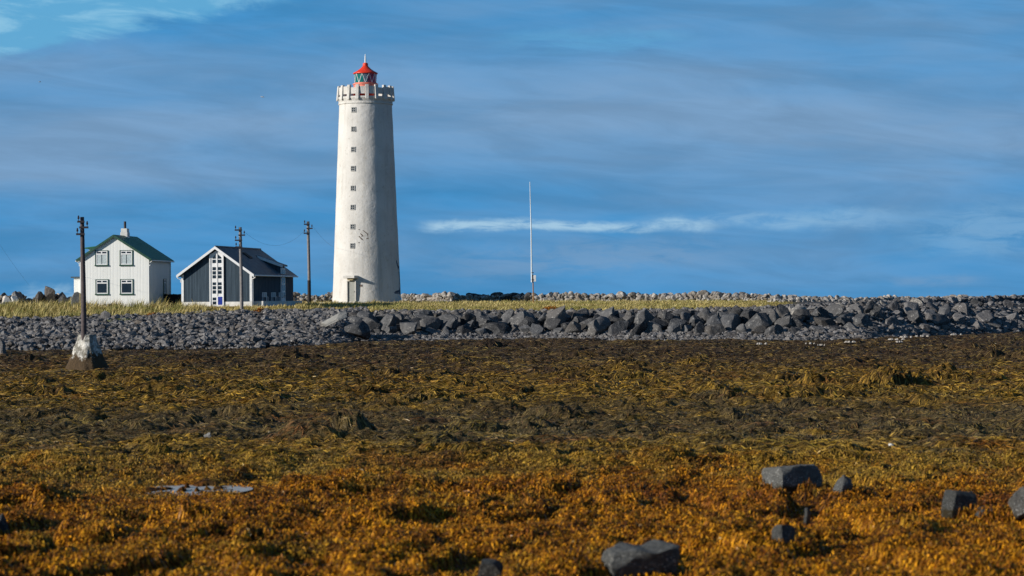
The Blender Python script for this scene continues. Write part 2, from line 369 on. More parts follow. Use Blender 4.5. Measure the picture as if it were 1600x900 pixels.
def mat_grass():
    m, t = new_mat('dry grass blades'); g = t.n('ShaderNodeNewGeometry'); pos = g.outputs['Position']; r = g.outputs['Random Per Island']
    p = t.noise(t.scale(pos, (.30, .16, .2)), 1.0, 5, .6)
    f = t.math('ADD', t.math('MULTIPLY', r, .55), t.math('MULTIPLY', p, .6))
    col = t.ramp(t.mapr(f, .25, .9, 0, 1, False), [(0,(.15,.13,.035)), (.3,(.29,.235,.065)), (.6,(.48,.385,.14)), (1,(.70,.59,.30))])
    col = t.mix(t.math('MULTIPLY', t.mapr(t.noise(pos, .22, 4, .6), .47, .62), .8), col, (.20,.21,.045))
    col = t.mix(t.math('MULTIPLY', t.mapr(t.noise(t.scale(pos,(.4,.3,.3)), 1.3, 4, .6), .60, .70), .55), col, (.34,.17,.05))
    t.out(col, .65, None, .3); return m
M['grass'] = mat_grass()
M['orangeweed'] = plain('orange lichen herb', (.44,.17,.02), .8, .4, 8)
M['herb'] = plain('grey green shore herb', (.22,.24,.10), .8, .35, 8)
def mat_water(name, col, rough, sc_):
    m, t = new_mat(name); c = t.n('ShaderNodeNewGeometry').outputs['Position']
    t.out(col, rough, t.bump(t.noise(c, sc_, 4), .15, .05), .5); return m
M['sea'] = mat_water('sea water', (.02,.07,.12), .15, .4)
M['pool'] = mat_water('tide pool water', (.40,.375,.34), .42, 5.0)

# ------------------------------------------------------------------ ground sheet
def tensor_mesh(pxs, Ys):
    PX, YY = np.meshgrid(pxs, Ys); X = (PX-AX)/F*np.maximum(YY, 14.0); return X, YY
def grid_faces(nr, nc):
    i = np.arange(nr*nc).reshape(nr, nc)
    return np.stack([i[:-1,:-1], i[:-1,1:], i[1:,1:], i[1:,:-1]], -1).reshape(-1, 4)
pxs = np.concatenate([np.linspace(-9000,-500,40), np.linspace(-480,-70,120), np.arange(-68,1670,1.7), np.linspace(1672,2080,120), np.linspace(2100,10600,40)])
Ys = [-60, -40, -20, 0, 10, 18, 24]
y = 27.0
while y < 188: Ys.append(y); y *= 1.0024
while y < 305: Ys.append(y); y += .5
Ys = np.array(Ys + [320, 340])
X, YY = tensor_mesh(pxs, Ys); Zg = ground(X, YY)
rgm = np.random.default_rng(5)
for _ in range(330):                        # weed-covered humps all over the flat
    my = 64*(186/64)**rgm.random(); mpx = rgm.uniform(-300, 1900); f_ = rgm.random()**2
    rx = .45+1.0*f_; MOUNDS.append(((mpx-AX)/F*my, my, rx*rgm.uniform(.8,1.5), rx*rgm.uniform(.6,1.1), (.13+.38*f_)*rgm.uniform(.6,1.1)*min(1, max(.45, (my-35)/65))))
for _ in range(60):
    my = rgm.uniform(33, 62); mpx = rgm.uniform(-200, 1800); rx = rgm.uniform(.3,.9); MOUNDS.append(((mpx-AX)/F*my, my, rx, rx*.8, rgm.uniform(.06,.2)))
for (mx, my, rx, ry, h) in MOUNDS:
    if abs(mx-POOL[0]) < 2.6 and POOL[1]-6 < my < POOL[1]+2: continue
    if abs(mx-BLOCK[0]) < 2.6 and BLOCK[1]-14 < my < BLOCK[1]+3: continue
    r0, r1 = np.searchsorted(Ys, [my-2*ry, my+2*ry]); 
    if r1 <= r0: continue
    c0, c1 = np.searchsorted(pxs, [AX+F*(mx-2*rx)/my-60, AX+F*(mx+2*rx)/my+60]); sx_, sy_ = X[r0:r1, c0:c1], YY[r0:r1, c0:c1]
    d = np.sqrt(((sx_-mx)/rx)**2+((sy_-my)/ry)**2)*(1+.30*noise(sx_/.5+mx, sy_/.5, 41)) + .12*noise(sx_/.16, sy_/.2, 42)
    shore = 1-.8*sstep(-14, -3, sy_-ctl(sx_, sy_)[0])
    Zg[r0:r1, c0:c1] += shore*h*np.clip(1-d*d, 0, 1)**.8
def surf(x, y, _=True):                             # height of the finished sheet, read back from its own vertices
    x = np.asarray(x, float); y = np.asarray(y, float)
    a = np.interp(AX+F*x/np.maximum(y, 14.0), pxs, np.arange(len(pxs))); b = np.interp(y, Ys, np.arange(len(Ys)))
    i = np.clip(b.astype(int), 0, len(Ys)-2); j = np.clip(a.astype(int), 0, len(pxs)-2); u = a-j; v = b-i
    return (Zg[i,j]*(1-u)+Zg[i,j+1]*u)*(1-v) + (Zg[i+1,j]*(1-u)+Zg[i+1,j+1]*u)*v
me = np_mesh('ground', np.stack([X, YY, Zg], -1).reshape(-1, 3), grid_faces(*X.shape), M['ground'], smooth=True)
ys_, yt_, *_r = ctl(X, YY); PXg = AX + F*X/np.maximum(YY, 14)
edge = .8*noise(X/1.7, YY/1.7, 51)
gravel = sstep(-1.0, 1.0, YY-ys_+edge); turf = sstep(-.8, .8, YY-yt_+edge*1.2)*(1-sstep(1215, 1260, PXg))
zc = np.stack([gravel, turf, turf*0, turf*0+1], -1).reshape(-1, 4).astype(np.float32)
att = me.color_attributes.new('zone', 'FLOAT_COLOR', 'POINT'); att.data.foreach_set('color', zc.ravel())
tag(link('ground', me), 'tidal flat of brown and orange seaweed rising to a stony grass island', None, None, 'structure')
# sea far around
n = 96; ring = [(40000*math.cos(2*math.pi*k/n), 40000*math.sin(2*math.pi*k/n), -1.6) for k in range(n)]
sea = MB().add(ring, [tuple(range(n))]).build('sea', M['sea']); tag(sea, 'open sea behind the island', None, None, 'structure')
# tide pool
bm = MB(); pts = [(POOL[0]+1.35*math.cos(a), POOL[1]+1.5*math.sin(a), 0.04) for a in np.linspace(0, 2*math.pi, 40)[:-1]]
bm.add(pts, [tuple(range(39))]); pool = bm.build('tide_pool', M['pool']); tag(pool, 'shallow pale puddle among the orange seaweed', None, None, 'structure')

# ------------------------------------------------------------------ seaweed fronds
def sample_fan(n, y0, y1, power, p0=-330, p1=1930):
    """points spread over the flat between two distances, thinning with distance"""
    u = RNG.random(n)
    if power == 1: Y = y0*(y1/y0)**u
    else:
        k = 1-power+0.0; Y = (y0**k + u*(y1**k-y0**k))**(1/k)
    px = RNG.uniform(p0, p1, n); return (px-AX)/F*Y, Y
def fronds(name, x, y, L, W, lift, label, flow=None, segs=2, spread=1.0):
    n = len(x)
    th = RNG.uniform(0, 2*math.pi, n) if flow is None else flow(x, y) + RNG.normal(0, spread, n)
    dx, dy = np.cos(th), np.sin(th); roll = RNG.normal(0, .55, n)
    vs = []; curl = RNG.normal(0, .5, n)
    cx, cy = x.copy(), y.copy(); a = th.copy()
    wid = np.array([.55, 1.0, .35]) if segs == 2 else np.array([.6, 1.0, .95, .3])
    for k in range(segs+1):
        s = k/segs
        z = surf(cx, cy) + lift*(math.sin(math.pi*(.15+.75*s)))*(0.6+.4*np.sin(th*3)) + .012
        sx, sy = -np.sin(a), np.cos(a); w = W*wid[k]*.5
        vs.append(np.stack([cx+sx*w*np.cos(roll), cy+sy*w*np.cos(roll), z+w*np.sin(roll)], -1))
        vs.append(np.stack([cx-sx*w*np.cos(roll), cy-sy*w*np.cos(roll), z-w*np.sin(roll)], -1))
        a = a + curl/segs; cx = cx+np.cos(a)*L/segs; cy = cy+np.sin(a)*L/segs
    V = np.stack(vs, 1); m = 2*(segs+1); base = (np.arange(n)*m)[:, None]
    fs = np.concatenate([base + np.array([[2*k, 2*k+1, 2*k+3, 2*k+2]]) for k in range(segs)], 0)
    me = np_mesh(name, V.reshape(-1, 3), fs, M['frond'], smooth=True)
    return tag(link(name, me), label, None, None, 'stuff')
def keep_dry(x, y):
    d = ((x-POOL[0])/1.0)**2 + ((y-POOL[1])/1.2)**2
    ys = ctl(x, y)[0]
    return (d > 1.0 + RNG.normal(0, .12, len(x)) + .7*noise(x*2, y*2, 23)) & (y < ys + .5 + 1.2*noise(x/2, y/2, 24))
NA, NB, NC = 400000, 195000, 185000
x, y = sample_fan(NA, 31.5, 58, 1.2)
c = noise(x/.45, y/.5, 61) + .6*noise(x/1.6, y/3.2, 33); k = (c < .31+RNG.normal(0,.2,NA)) & keep_dry(x, y); x, y = x[k], y[k]
def hit_y(px, py, y0=28.0, y1=185.0, up=0.0):        # where the sight line of a photo point meets the ground
    hz = AY-(px-AX)*math.tan(ROLL); yy = np.arange(y0, y1, .05); h = np.nonzero(surf((px-AX)/F*yy, yy)+up >= CAMH-(py-hz)/F*yy)[0]
    return float(yy[h[0]]) if len(h) else CAMH*F/(py-hz)
def steep(n, y0, y1, gain):                          # more weed where the ground turns up towards the viewer
    x, y = sample_fan(n, y0, y1, 1.1); g = (surf(x, y+.08)-surf(x, y-.08))/.16; k = RNG.random(n) < np.clip(g*gain, 0, 1)
    return x[k], y[k]
xe, ye = steep(440000, 31.5, 58, .9); k = keep_dry(xe, ye); x = np.concatenate([x, xe[k]]); y = np.concatenate([y, ye[k]])
lift = RNG.uniform(.01, .10, len(x))
for (px, py, w) in [(1225,764,64),(1258,764,24),(1490,799,50),(1600,818,60),(975,903,80),(1030,905,50),(1223,855,34),(765,903,70),(4,834,40)]:   # weed heaped round the stones
    yy = min(hit_y(px, py), CAMH*F/(py-AY+(px-AX)*math.tan(ROLL))); m_ = int(5*w)
    x = np.concatenate([x, (px-AX)/F*yy+RNG.normal(0, w*.42, m_)/F*yy]); y = np.concatenate([y, yy+RNG.normal(-.04, .16, m_)]); lift = np.concatenate([lift, RNG.uniform(.03, .17, m_)])
n = len(x); print('ROCKWEED', n)
fronds('rockweed', x, y, RNG.uniform(.04,.12,n), RNG.uniform(.014,.038,n), lift, 'thick orange and amber rockweed covering the near shore')
def flow(x, y): return 1.6*noise(x/3.5, y/5, 71) + math.pi*(noise(x/9, y/9, 72) > 0) + .3
x, y = sample_fan(NB, 46, 100, 1.1); k = keep_dry(x, y) & (y > 51+3*noise(x/6, y/9, 5)+RNG.normal(0,1.2,NB)); xe, ye = steep(280000, 54, 100, .8); ke = keep_dry(xe, ye); x, y = np.concatenate([x[k], xe[ke]]), np.concatenate([y[k], ye[ke]]); n = len(x)
fronds('strand_seaweed', x, y, RNG.uniform(.12,.34,n), RNG.uniform(.012,.03,n), RNG.uniform(.005,.04,n), 'matted olive strands of seaweed lying over low mounds', flow, 3, .5)
x, y = sample_fan(NC, 92, 192, 1.0); k = keep_dry(x, y); xe, ye = steep(220000, 96, 190, .8); ke = keep_dry(xe, ye); x, y = np.concatenate([x[k], xe[ke]]), np.concatenate([y[k], ye[ke]]); n = len(x)
fronds('olive_seaweed', x, y, RNG.uniform(.2,.5,n), RNG.uniform(.025,.055,n), RNG.uniform(.005,.06,n), 'yellow brown seaweed over the far mounds below the stones', flow, 3, .6)

# ------------------------------------------------------------------ rocks
ICO = {}
def ico(sub):
    if sub not in ICO:
        bm = bmesh.new(); bmesh.ops.create_icosphere(bm, subdivisions=sub, radius=1)
        bm.verts.ensure_lookup_table(); ICO[sub] = (np.array([v.co[:] for v in bm.verts]), np.array([[v.index for v in f.verts] for f in bm.faces])); bm.free()
    return ICO[sub]
def rock_verts(sub, seed, planes=9, depth=(.45,.8), rough=.03, squash=(1,1,1)):
    rg = np.random.default_rng(seed); v = ico(sub)[0].copy()*1.05
    for _ in range(planes):
        nrm = rg.normal(size=3); nrm /= np.linalg.norm(nrm); d = rg.uniform(*depth)
        v -= np.maximum(0, v@nrm-d)[:, None]*nrm*.97
    if rough: v *= (1 + rough*(noise(v[:,0]*2.2+seed, v[:,1]*2.2+v[:,2]*1.7, seed) + .5*noise(v[:,0]*6+seed, v[:,2]*6+v[:,1]*4, seed+1)))[:, None]
    v -= (v.max(0)+v.min(0))/2; v /= np.abs(v).max(0)
    return v*np.array(squash)
def rand_rot(n):
    q = RNG.normal(size=(n, 4)); q /= np.linalg.norm(q, axis=1)[:, None]; w, a, b, c = q.T
    return np.stack([np.stack([1-2*(b*b+c*c), 2*(a*b-c*w), 2*(a*c+b*w)], -1), np.stack([2*(a*b+c*w), 1-2*(a*a+c*c), 2*(b*c-a*w)], -1), np.stack([2*(a*c-b*w), 2*(b*c+a*w), 1-2*(a*a+b*b)], -1)], 1)
SMALL = [rock_verts(1, 100+i, 6, (.5,.85), .10) for i in range(14)]
MEDIUM = [rock_verts(2, 200+i, 8, (.45,.82), .05) for i in range(14)]
def stone_mass(centres, sizes, variants, sub, flat=.75):
    n = len(centres); Rm = rand_rot(n); idx = RNG.integers(0, len(variants), n); f0 = ico(sub)[1]; nv = len(variants[0])
    sz = sizes[:, None]*np.stack([RNG.uniform(.75,1.2,n), RNG.uniform(.7,1.1,n), RNG.uniform(.55,.95,n)], -1)
    V = np.array(variants)[idx]*sz[:, None, :]; V = np.einsum('nij,nvj->nvi', Rm, V); V[:,:,2] *= flat
    V += centres[:, None, :]
    return V.reshape(-1, 3), (f0[None] + (np.arange(n)*nv)[:, None, None]).reshape(-1, 3)
# cobble beach on the left, shingle at the foot of the bank, small stone between the boulders
def scatter(n, p0, p1, t0, t1):
    px = RNG.uniform(p0, p1, n); t = RNG.uniform(t0, t1, n)
    ys = np.interp(px, CPX, CYS); yt = np.interp(px, CPX, CYT); Y = ys + t*(yt-ys); return (px-AX)/F*Y, Y
cs = []; ss = []
def put(n, p0, p1, t0, t1, s0, s1, sink=.15, lump=0.0):
    x, y = scatter(n, p0, p1, t0, t1); s = s0*(s1/s0)**(RNG.random(n)**1.6)
    z = ground(x, y, False) + s*(.5-sink)*.6 + lump*billow(x/2.2, y/2.2, 81)
    cs.append(np.stack([x, y, z], -1)); ss.append(s)
put(9500, -140, 575, -.03, 1.02, .14, .36, lump=.35)
put(350, -140, 575, .1, .9, .34, .5, lump=.35)
put(5500, 480, 1260, -.06, .20, .12, .32)
put(700, 560, 1240, .8, 1.02, .14, .34)
put(1200, 380, 560, .3, 1.05, .2, .42)
put(2600, 1200, 1420, -.05, .25, .16, .40)
put(900, 1220, 1420, .3, 1.1, .16, .34)
put(3000, 1400, 1760, -.03, 1.12, .2, .46)
c = np.concatenate(cs); s = np.concatenate(ss)
V, Fc = stone_mass(c, s, SMALL, 1)
tag(link('shore_stones', np_mesh('shore_stones', V, Fc, M['cobble'])), 'grey beach cobbles and rubble along the shore below the grass', None, None, 'stuff')

BIG = []
for i in range(26):
    v = rock_verts(4, 300+i, 11, (.42,.78), .06)
    BIG.append({})
    BIG[-1]['v'] = v
BOXY = {}
for i, (sq, seed) in enumerate([((.80,.80,.80),1),((.7,.85,.8),2),((.85,.7,.75),3),((.75,.8,.7),4)]):
    rg = np.random.default_rng(900+seed); v = ico(4)[0].copy()*1.25
    for ax in range(3):
        for sg in (-1, 1):
            nrm = rg.normal(size=3)*(.07 if i == 0 else .15); nrm[ax] += sg; nrm /= np.linalg.norm(nrm); v -= np.maximum(0, v@nrm-sq[ax])[:, None]*nrm
    for _ in range(1 if i == 0 else 3):
        nrm = rg.normal(size=3); nrm /= np.linalg.norm(nrm); v -= np.maximum(0, v@nrm-rg.uniform(.85,1.0))[:, None]*nrm
    v *= (1+.03*(noise(v[:,0]*2.5, v[:,1]*2+v[:,2]*2, seed)*1.2+.7*noise(v[:,0]*7, v[:,2]*7+v[:,1]*4, seed+1)))[:, None]
    if i == 2:                              # broad stone: a low left shoulder, a saddle and a higher right end
        up_ = np.clip(v[:,2], 0, 1); v[:,2] -= up_*(.42*np.exp(-((v[:,0]-.12)/.30)**2) + .30*sstep(.1, -.7, v[:,0])); v[:,0] -= .25*up_*sstep(-.2, -.8, v[:,0])*-1
    v = v*.92 + ico(4)[0]*.09; v -= (v.max(0)+v.min(0))/2; v /= np.abs(v).max(0); BIG.append({'v': v})
def big_mesh(i, mat):
    key = 'm'+mat
    if key not in BIG[i]:
        me = np_mesh('boulder', BIG[i]['v'], ico(4)[1], M[mat], smooth=True); me.set_sharp_from_angle(angle=R(28)); BIG[i][key] = me
    return BIG[i][key]
def place_rock(name, loc, scale, rot, mat, label, cat, group=None, var=None):
    o = link(name, big_mesh(random.randrange(26) if var is None else var, mat))
    o.location = loc; o.scale = scale; o.rotation_euler = rot
    return tag(o, label, cat, group)
nb = 0
def bank_label(px, t, size, pale):
    z = ('below the lighthouse' if px < 640 else 'between lighthouse and mast' if px < 770 else 'below the mast' if px < 900 else
         'right of the mast' if px < 1080 else 'where the grass ends' if px < 1230 else 'past the grass' if px < 1420 else 'near the right picture edge')
    r = 'bottom row' if t < .36 else 'middle' if t < .72 else 'top row'
    sz = 'large' if size > .95 else 'medium' if size > .6 else 'smaller'
    return f"{sz} {'pale' if pale else 'dark'} boulder, {r} of the bank {z}"
def bank_row(p0, p1, t, smin, smax, step, up=.0, palep=0.0, sit=.3):
    global nb
    px = p0
    while px < p1:
        ys, yt, zt, s0, s1 = [float(np.interp(px, CPX, q)) for q in (CYS, CYT, CZT, CS0, CS1)]
        s = random.uniform(smin, smax)*(1.0 if random.random() < .8 else .72)
        tt = s0 + (s1-s0)*(t + random.uniform(-.09, .09)); Y = ys + tt*(yt-ys); x = (px-AX)/F*Y
        z = gz(x, Y, False) + s*sit + up + random.uniform(-.08,.10)
        pale = random.random() < palep
        place_rock('boulder', (x, Y, z), (s*random.uniform(.85,1.25), s*random.uniform(.75,1.05), s*random.uniform(.62,.92)),
                   (random.uniform(-.85,.85), random.uniform(-.85,.85), random.uniform(0,6.28)), 'rockpale' if pale else 'cobble' if (px > 1330 and random.random() < .6) else 'rock',
                   bank_label(px, t, s, pale), 'boulder', 'boulders of the stone bank')
        nb += 1; px += step*s*F/Y*random.uniform(.85,1.2)
bank_row(548, 1250, .02, .55, .95, 1.8, sit=.26)
bank_row(575, 1255, .28, .70, 1.15, 1.8, sit=.30)
bank_row(552, 1250, .56, .70, 1.12, 1.8, sit=.30)
bank_row(560, 1240, .84, .52, .90, 1.8, sit=.18)
bank_row(565, 1225, 1.15, .30, .48, 2.3, sit=.25)
bank_row(1248, 1640, .05, .46, .80, 2.4, sit=.25)
bank_row(1240, 1640, .28, .58, 1.05, 2.1, sit=.32)
bank_row(1230, 1640, .52, .60, 1.05, 2.0, 0, .15, sit=.3)
bank_row(1228, 1500, .76, .52, .92, 2.0, 0, .3, sit=.2)
bank_row(1500, 1640, .76, .50, .80, 2.3, 0, .3, sit=.2)
bank_row(1218, 1640, 1.00, .36, .60, 2.6, 0, .6, sit=.05)
print('BANK BOULDERS', nb)

# ------------------------------------------------------------------ single rocks
def rock_at(px, pyb, w, h, mat, label, name='boulder', cat='boulder', var=0, rot=(0,0,0), depth=.8, sinkpx=15, group=None):
    """a rock whose visible foot is at (px, pyb); w and h in photo pixels"""
    hz = AY-(px-AX)*math.tan(ROLL); yy = np.arange(28.0, 185.0, .05); hit = np.nonzero(surf((px-AX)/F*yy, yy) >= CAMH-(pyb-hz)/F*yy)[0]; Y = min(float(yy[hit[0]]) if len(hit) else 60.0, CAMH*F/(pyb-hz)); s = Y/F
    X = (px-AX)*s
    return place_rock(name, (X, Y+w*s*.22, CAMH-(pyb-hz)*s + (h/2-sinkpx/2)*s), (w*s/2*1.05, w*s/2*depth, (h+sinkpx)*s/2), rot, mat, label, cat, group, var)
rock_at(1238, 761, 77, 35, 'shorerock', 'large flat topped dark grey block standing in the orange seaweed', var=26, rot=(0,.03,.45), depth=.75)
rock_at(1316, 768, 34, 26, 'shorerock', 'small rounded grey rock just right of the flat topped block', var=7, rot=(.1,.1,1.0))
rock_at(1498, 797, 46, 30, 'shorerock', 'grey rock with one lit face and a dark side in the seaweed', var=27, rot=(0,.1,.5))
rock_at(1533, 803, 36, 12, 'shorerock', 'low flat sliver of grey rock beside the grey rock', var=11, rot=(0,.1,.2))
rock_at(1602, 815, 66, 56, 'shorerock', 'rounded pale grey boulder cut off by the right edge', var=5, rot=(.1,.2,.6), depth=1.0)
rock_at(1005, 905, 124, 54, 'shorerock', 'broad grey rock with white barnacles at the bottom of the picture', var=28, rot=(0,-.04,.30), depth=.7)
rock_at(1223, 853, 34, 34, 'shorerock', 'upright grey rock with a black shaded side in rockweed', var=29, rot=(.1,.1,.8))
rock_at(1259, 815, 9, 22, 'shorerock', 'thin upright splinter of grey rock in the rockweed', var=27, rot=(.1,0,.7))
rock_at(765, 905, 70, 30, 'shorerock', 'dark brown rock half buried in weed at the bottom edge', var=19, rot=(0,.1,.9))
rock_at(322, 684, 11, 8, 'paleslab', 'tiny pale rock on the dark weed left of the tufted mound', var=2, rot=(.2,0,.3), sinkpx=3)
rock_at(-4, 832, 34, 30, 'rock', 'black rock cut off by the left edge of the picture', var=21, rot=(0,.1,.4))
def rock_yz(px, py0, py1, Y, w, mat, label, var, rot, name='boulder', depth=.8, group=None):
    a, b = P(px, py1, Y), P(px, py0, Y)
    return place_rock(name, ((a.x+b.x)/2, Y, (a.z+b.z)/2), (w/F*Y/2, w/F*Y/2*depth, (b.z-a.z)/2), rot, mat, label, 'boulder', group, var)
rock_yz(521, 492, 506, 184.5, 46, 'paleslab', 'long pale slab leaning on the dark stones left of the bank', 4, (0,-.35,.1))
rock_yz(563, 500, 527, 183, 50, 'rock', 'big dark wedge shaped slab at the left end of the bank', 17, (.1,.36,.5))
rock_yz(3, 530, 562, 160, 16, 'cobble', 'upright grey stone at the left edge where cobbles meet seaweed', 6, (.1,.1,.3))
for i, (px, w, y0) in enumerate([(741,24,458),(758,16,459),(776,20,456.5),(796,34,457.5),(815,20,458),(826,14,456.5)]):
    rock_yz(px, y0, 473.5, 241.0-i*.75, w*1.15, 'rock', ['broad black boulder at the left end of the dark group on the wall', 'small black boulder second in the dark group on the wall',
        'pointed black boulder standing highest in the dark group on the wall', 'widest black boulder of the dark group on the wall', 'rounded black boulder left of the mast post',
        'narrow black boulder directly beside the mast post'][i], 10+i, (0,.1,i*1.3))
for px, w, lab, v in ((10,15,'whitewashed stone at the far left foot of the stone heap',1),(23,12,'whitewashed stone second from the left at the stone heap',12)):
    rock_yz(px, 462, 478, 214, w, 'whitestone', lab, v, (0,0,.4))
for i, (px, y0, w) in enumerate([(28,455,18),(61,455,17),(77,446.5,20),(98,456,16),(8,457,18)]):
    rock_yz(px, y0, 475, 215+i*.2, w, 'rock' if i != 2 else 'cobble', ['rounded dark boulder on the heap above the whitewashed stones', 'round dark boulder in the middle of the left stone heap',
        'tall pointed grey boulder rising highest on the left stone heap', 'dark boulder right of the tall pointed one on the left heap', 'dark boulder at the left edge on the stone heap'][i], 14+i, (0,.1,i*1.1))
# white sand pockets and white scraps
bmv = []
for (px, py, w) in [(1190,538,22),(1265,537.5,18),(1325,535,28),(1395,531,34),(1415,527.5,26),(1440,526,22),(1490,523.5,20),(1405,535,22),(1282,540,12)]:
    hz = AY-(px-AX)*math.tan(ROLL); yy = np.arange(150.0, 235.0, .05); hit = np.nonzero(surf((px-AX)/F*yy, yy)+.12 >= CAMH-(py-hz)/F*yy)[0]
    Y = float(yy[hit[0]]) if len(hit) else float(np.interp(px, CPX, CYS)); s = Y/F
    bmv.append(((px-AX)*s, Y, CAMH-(py-hz)*s+.06, w*s*.8))
mb = MB()
for (x0, y0, z0, w) in bmv:
    for k in range(6):
        cx = x0+random.gauss(0,.30)*w; cy = y0+random.uniform(-.1,.5); r0 = w*random.uniform(.05,.15); ph = random.random()*6; ang = [2*math.pi*j/18 for j in range(18)]; vs = []; fs = []
        for q in (1,.75,.4):
            for a in ang: vs.append((cx+r0*q*math.cos(a)*(1+.3*math.sin(2*a+ph)+.2*math.sin(5*a+ph*2)), cy+r0*q*math.sin(a)*.7, z0-.06+random.uniform(-.01,.01)+.11*(1-q*q)*(1+.4*math.sin(3*a+ph))))
        for i in range(2):
            for j in range(18): fs.append((i*18+j, i*18+(j+1)%18, (i+1)*18+(j+1)%18, (i+1)*18+j))
        fs.append(tuple(range(36,54))); mb.add(vs, fs)
tag(mb.build('shell_sand', M['sand'], smooth=True), 'small pockets of white shell sand along the foot of the right stone bank', None, None, 'stuff')
for (px, py, lab) in ((1382.5,674,'white scrap lying on dark seaweed, upper of two near each other'),(1391,698,'white scrap lying on dark seaweed, lower of two near each other')):
    hz = AY-(px-AX)*math.tan(ROLL); Y = (CAMH-.35)*F/(py-hz); X = (px-AX)*Y/F; g = gz(X, Y)
    o = link('white_scrap', np_mesh('white_scrap', rock_verts(2, int(px), 5, (.4,.7), .2)*np.array([.075,.05,.045]), ico(2)[1], M['scrap'])); o.location = (X, Y, g+.09)
    tag(o, lab, 'scrap')

# ------------------------------------------------------------------ dry stone walls
def stone_wall(name, pts, label, courses, hfun, smin, smax, mat, seed):
    """pts: (px, Y) line; stones stacked in rough courses"""
    rg = np.random.default_rng(seed); C_, S_ = [], []
    P0 = np.array([((px-AX)/F*Y, Y) for px, Y in pts]); seg = np.linalg.norm(np.diff(P0, axis=0), axis=1); tot = seg.sum(); cum = np.concatenate([[0], np.cumsum(seg)])
    for k in range(courses):
        d = 0
        while d < tot:
            s = rg.uniform(smin, smax)*(1.25 if k == courses-1 and rg.random() < .6 else 1)
            x = np.interp(d, cum, P0[:,0]); y = np.interp(d, cum, P0[:,1]); H = hfun(d/tot, x)
            for off in (-.35, .3):
                C_.append((x+rg.normal(0,.06), y+off+rg.normal(0,.08), gz(x, y, False) - .1 + H*(k+.5)/courses + rg.normal(0,.05))); S_.append(s)
            d += s*1.3
    V, Fc = stone_mass(np.array(C_), np.array(S_), MEDIUM, 2, .8)
    o = link(name, np_mesh(name, V, Fc, M[mat])); return tag(o, label, 'stone wall')
stone_wall('stone_wall', [(632,247),(690,242.5),(830,237.5),(1000,235),(1215,230),(1330,231)], 'long low lichened dry stone wall behind the grass right of the lighthouse', 4,
           lambda q, x: (.80+.08*math.sin(q*19)+.08*math.sin(q*47+1))*(1-.75*max(0, q-.72)/.28), .18, .40, 'wallstone', 1)
stone_wall('stone_wall', [(448,240),(535,241)], 'short dry stone wall seen between the dark house and the lighthouse', 4, lambda q, x: 1.0+.2*math.sin(q*9), .18, .36, 'wallstone', 2)
stone_wall('stone_wall', [(-160,216),(0,216),(60,216),(116,217)], 'rough stone heap wall at the far left beside the white house', 5, lambda q, x: 1.12+.2*math.sin(q*31)+.12*math.sin(q*57), .2, .40, 'rockpale', 3)
stone_wall('stone_wall', [(1205,224),(1350,226),(1500,236),(1720,256)], 'pale stone ridge along the crest of the right bank', 3, lambda q, x: .22+.08*math.sin(q*31), .2, .36, 'wallstone', 4)

# ------------------------------------------------------------------ grass
def grass(name, n, p0, p1, a0, a1, h0, h1, w, label, near=1.5):
    px = RNG.uniform(p0, p1, n); yt = np.interp(px, CPX, CYT); y1 = np.full(n, 239.0)
    Y = yt + (a0 + (a1-a0)*RNG.random(n)**near)*(y1-yt); x = (px-AX)/F*Y
    cl = noise(x/1.3, Y/1.6, 91) + .6*noise(x/.45, Y/.5, 92); k = (cl > -.15+RNG.normal(0,.22,n)) & (px < 1120+120*RNG.random(n)); x, Y, px, cl = x[k], Y[k], px[k], cl[k]; n = len(x)
    # keep clear of the buildings and the tower
    k = ~(((px > 118) & (px < 272) & (Y > 208.5) & (Y < 217)) | ((px > 284) & (px < 460) & (Y > 206.6) & (Y < 220)) | ((px > 519) & (px < 631) & (Y > 230.3)))
    x, Y, px, cl = x[k], Y[k], px[k], cl[k]; n = len(x)
    z = surf(x, Y) - .02; th = RNG.uniform(0, 2*math.pi, n); h = RNG.uniform(h0, h1, n)*np.clip(.7+.8*cl, .4, 1.7); w = w*RNG.uniform(.6,1.5,n)
    lx, ly = RNG.normal(.28, .28, n)*h, RNG.normal(0, .2, n)*h; sx, sy = np.cos(th)*w/2, np.sin(th)*w/2
    V = np.stack([np.stack([x-sx, Y-sy, z], -1), np.stack([x+sx, Y+sy, z], -1), np.stack([x+lx*.4+sx*.7, Y+ly*.4+sy*.7, z+h*.6], -1), np.stack([x+lx*.4-sx*.7, Y+ly*.4-sy*.7, z+h*.6], -1),
                  np.stack([x+lx, Y+ly, z+h], -1)], 1)
    b = (np.arange(n)*5)[:, None]
    f1 = b + np.array([[0,1,2,3]]); f2 = b + np.array([[3,2,4,4]])
    tri = np.concatenate([b+np.array([[0,1,2]]), b+np.array([[0,2,3]]), b+np.array([[3,2,4]])], 0)
    return tag(link(name, np_mesh(name, V.reshape(-1,3), tri, M['grass'])), label, None, None, 'stuff')
grass('grass', 46000, -140, 320, -.03, .8, .28, .78, .04, 'tall straw coloured grass at the left in front of the white house', 1.4)
grass('grass', 46000, 230, 640, -.02, .9, .12, .36, .035, 'short yellow grass in front of the dark house and lighthouse')
grass('grass', 62000, 600, 1240, -.02, 1.0, .08, .28, .03, 'strip of pale dry grass between the bank and the wall', 1.0)
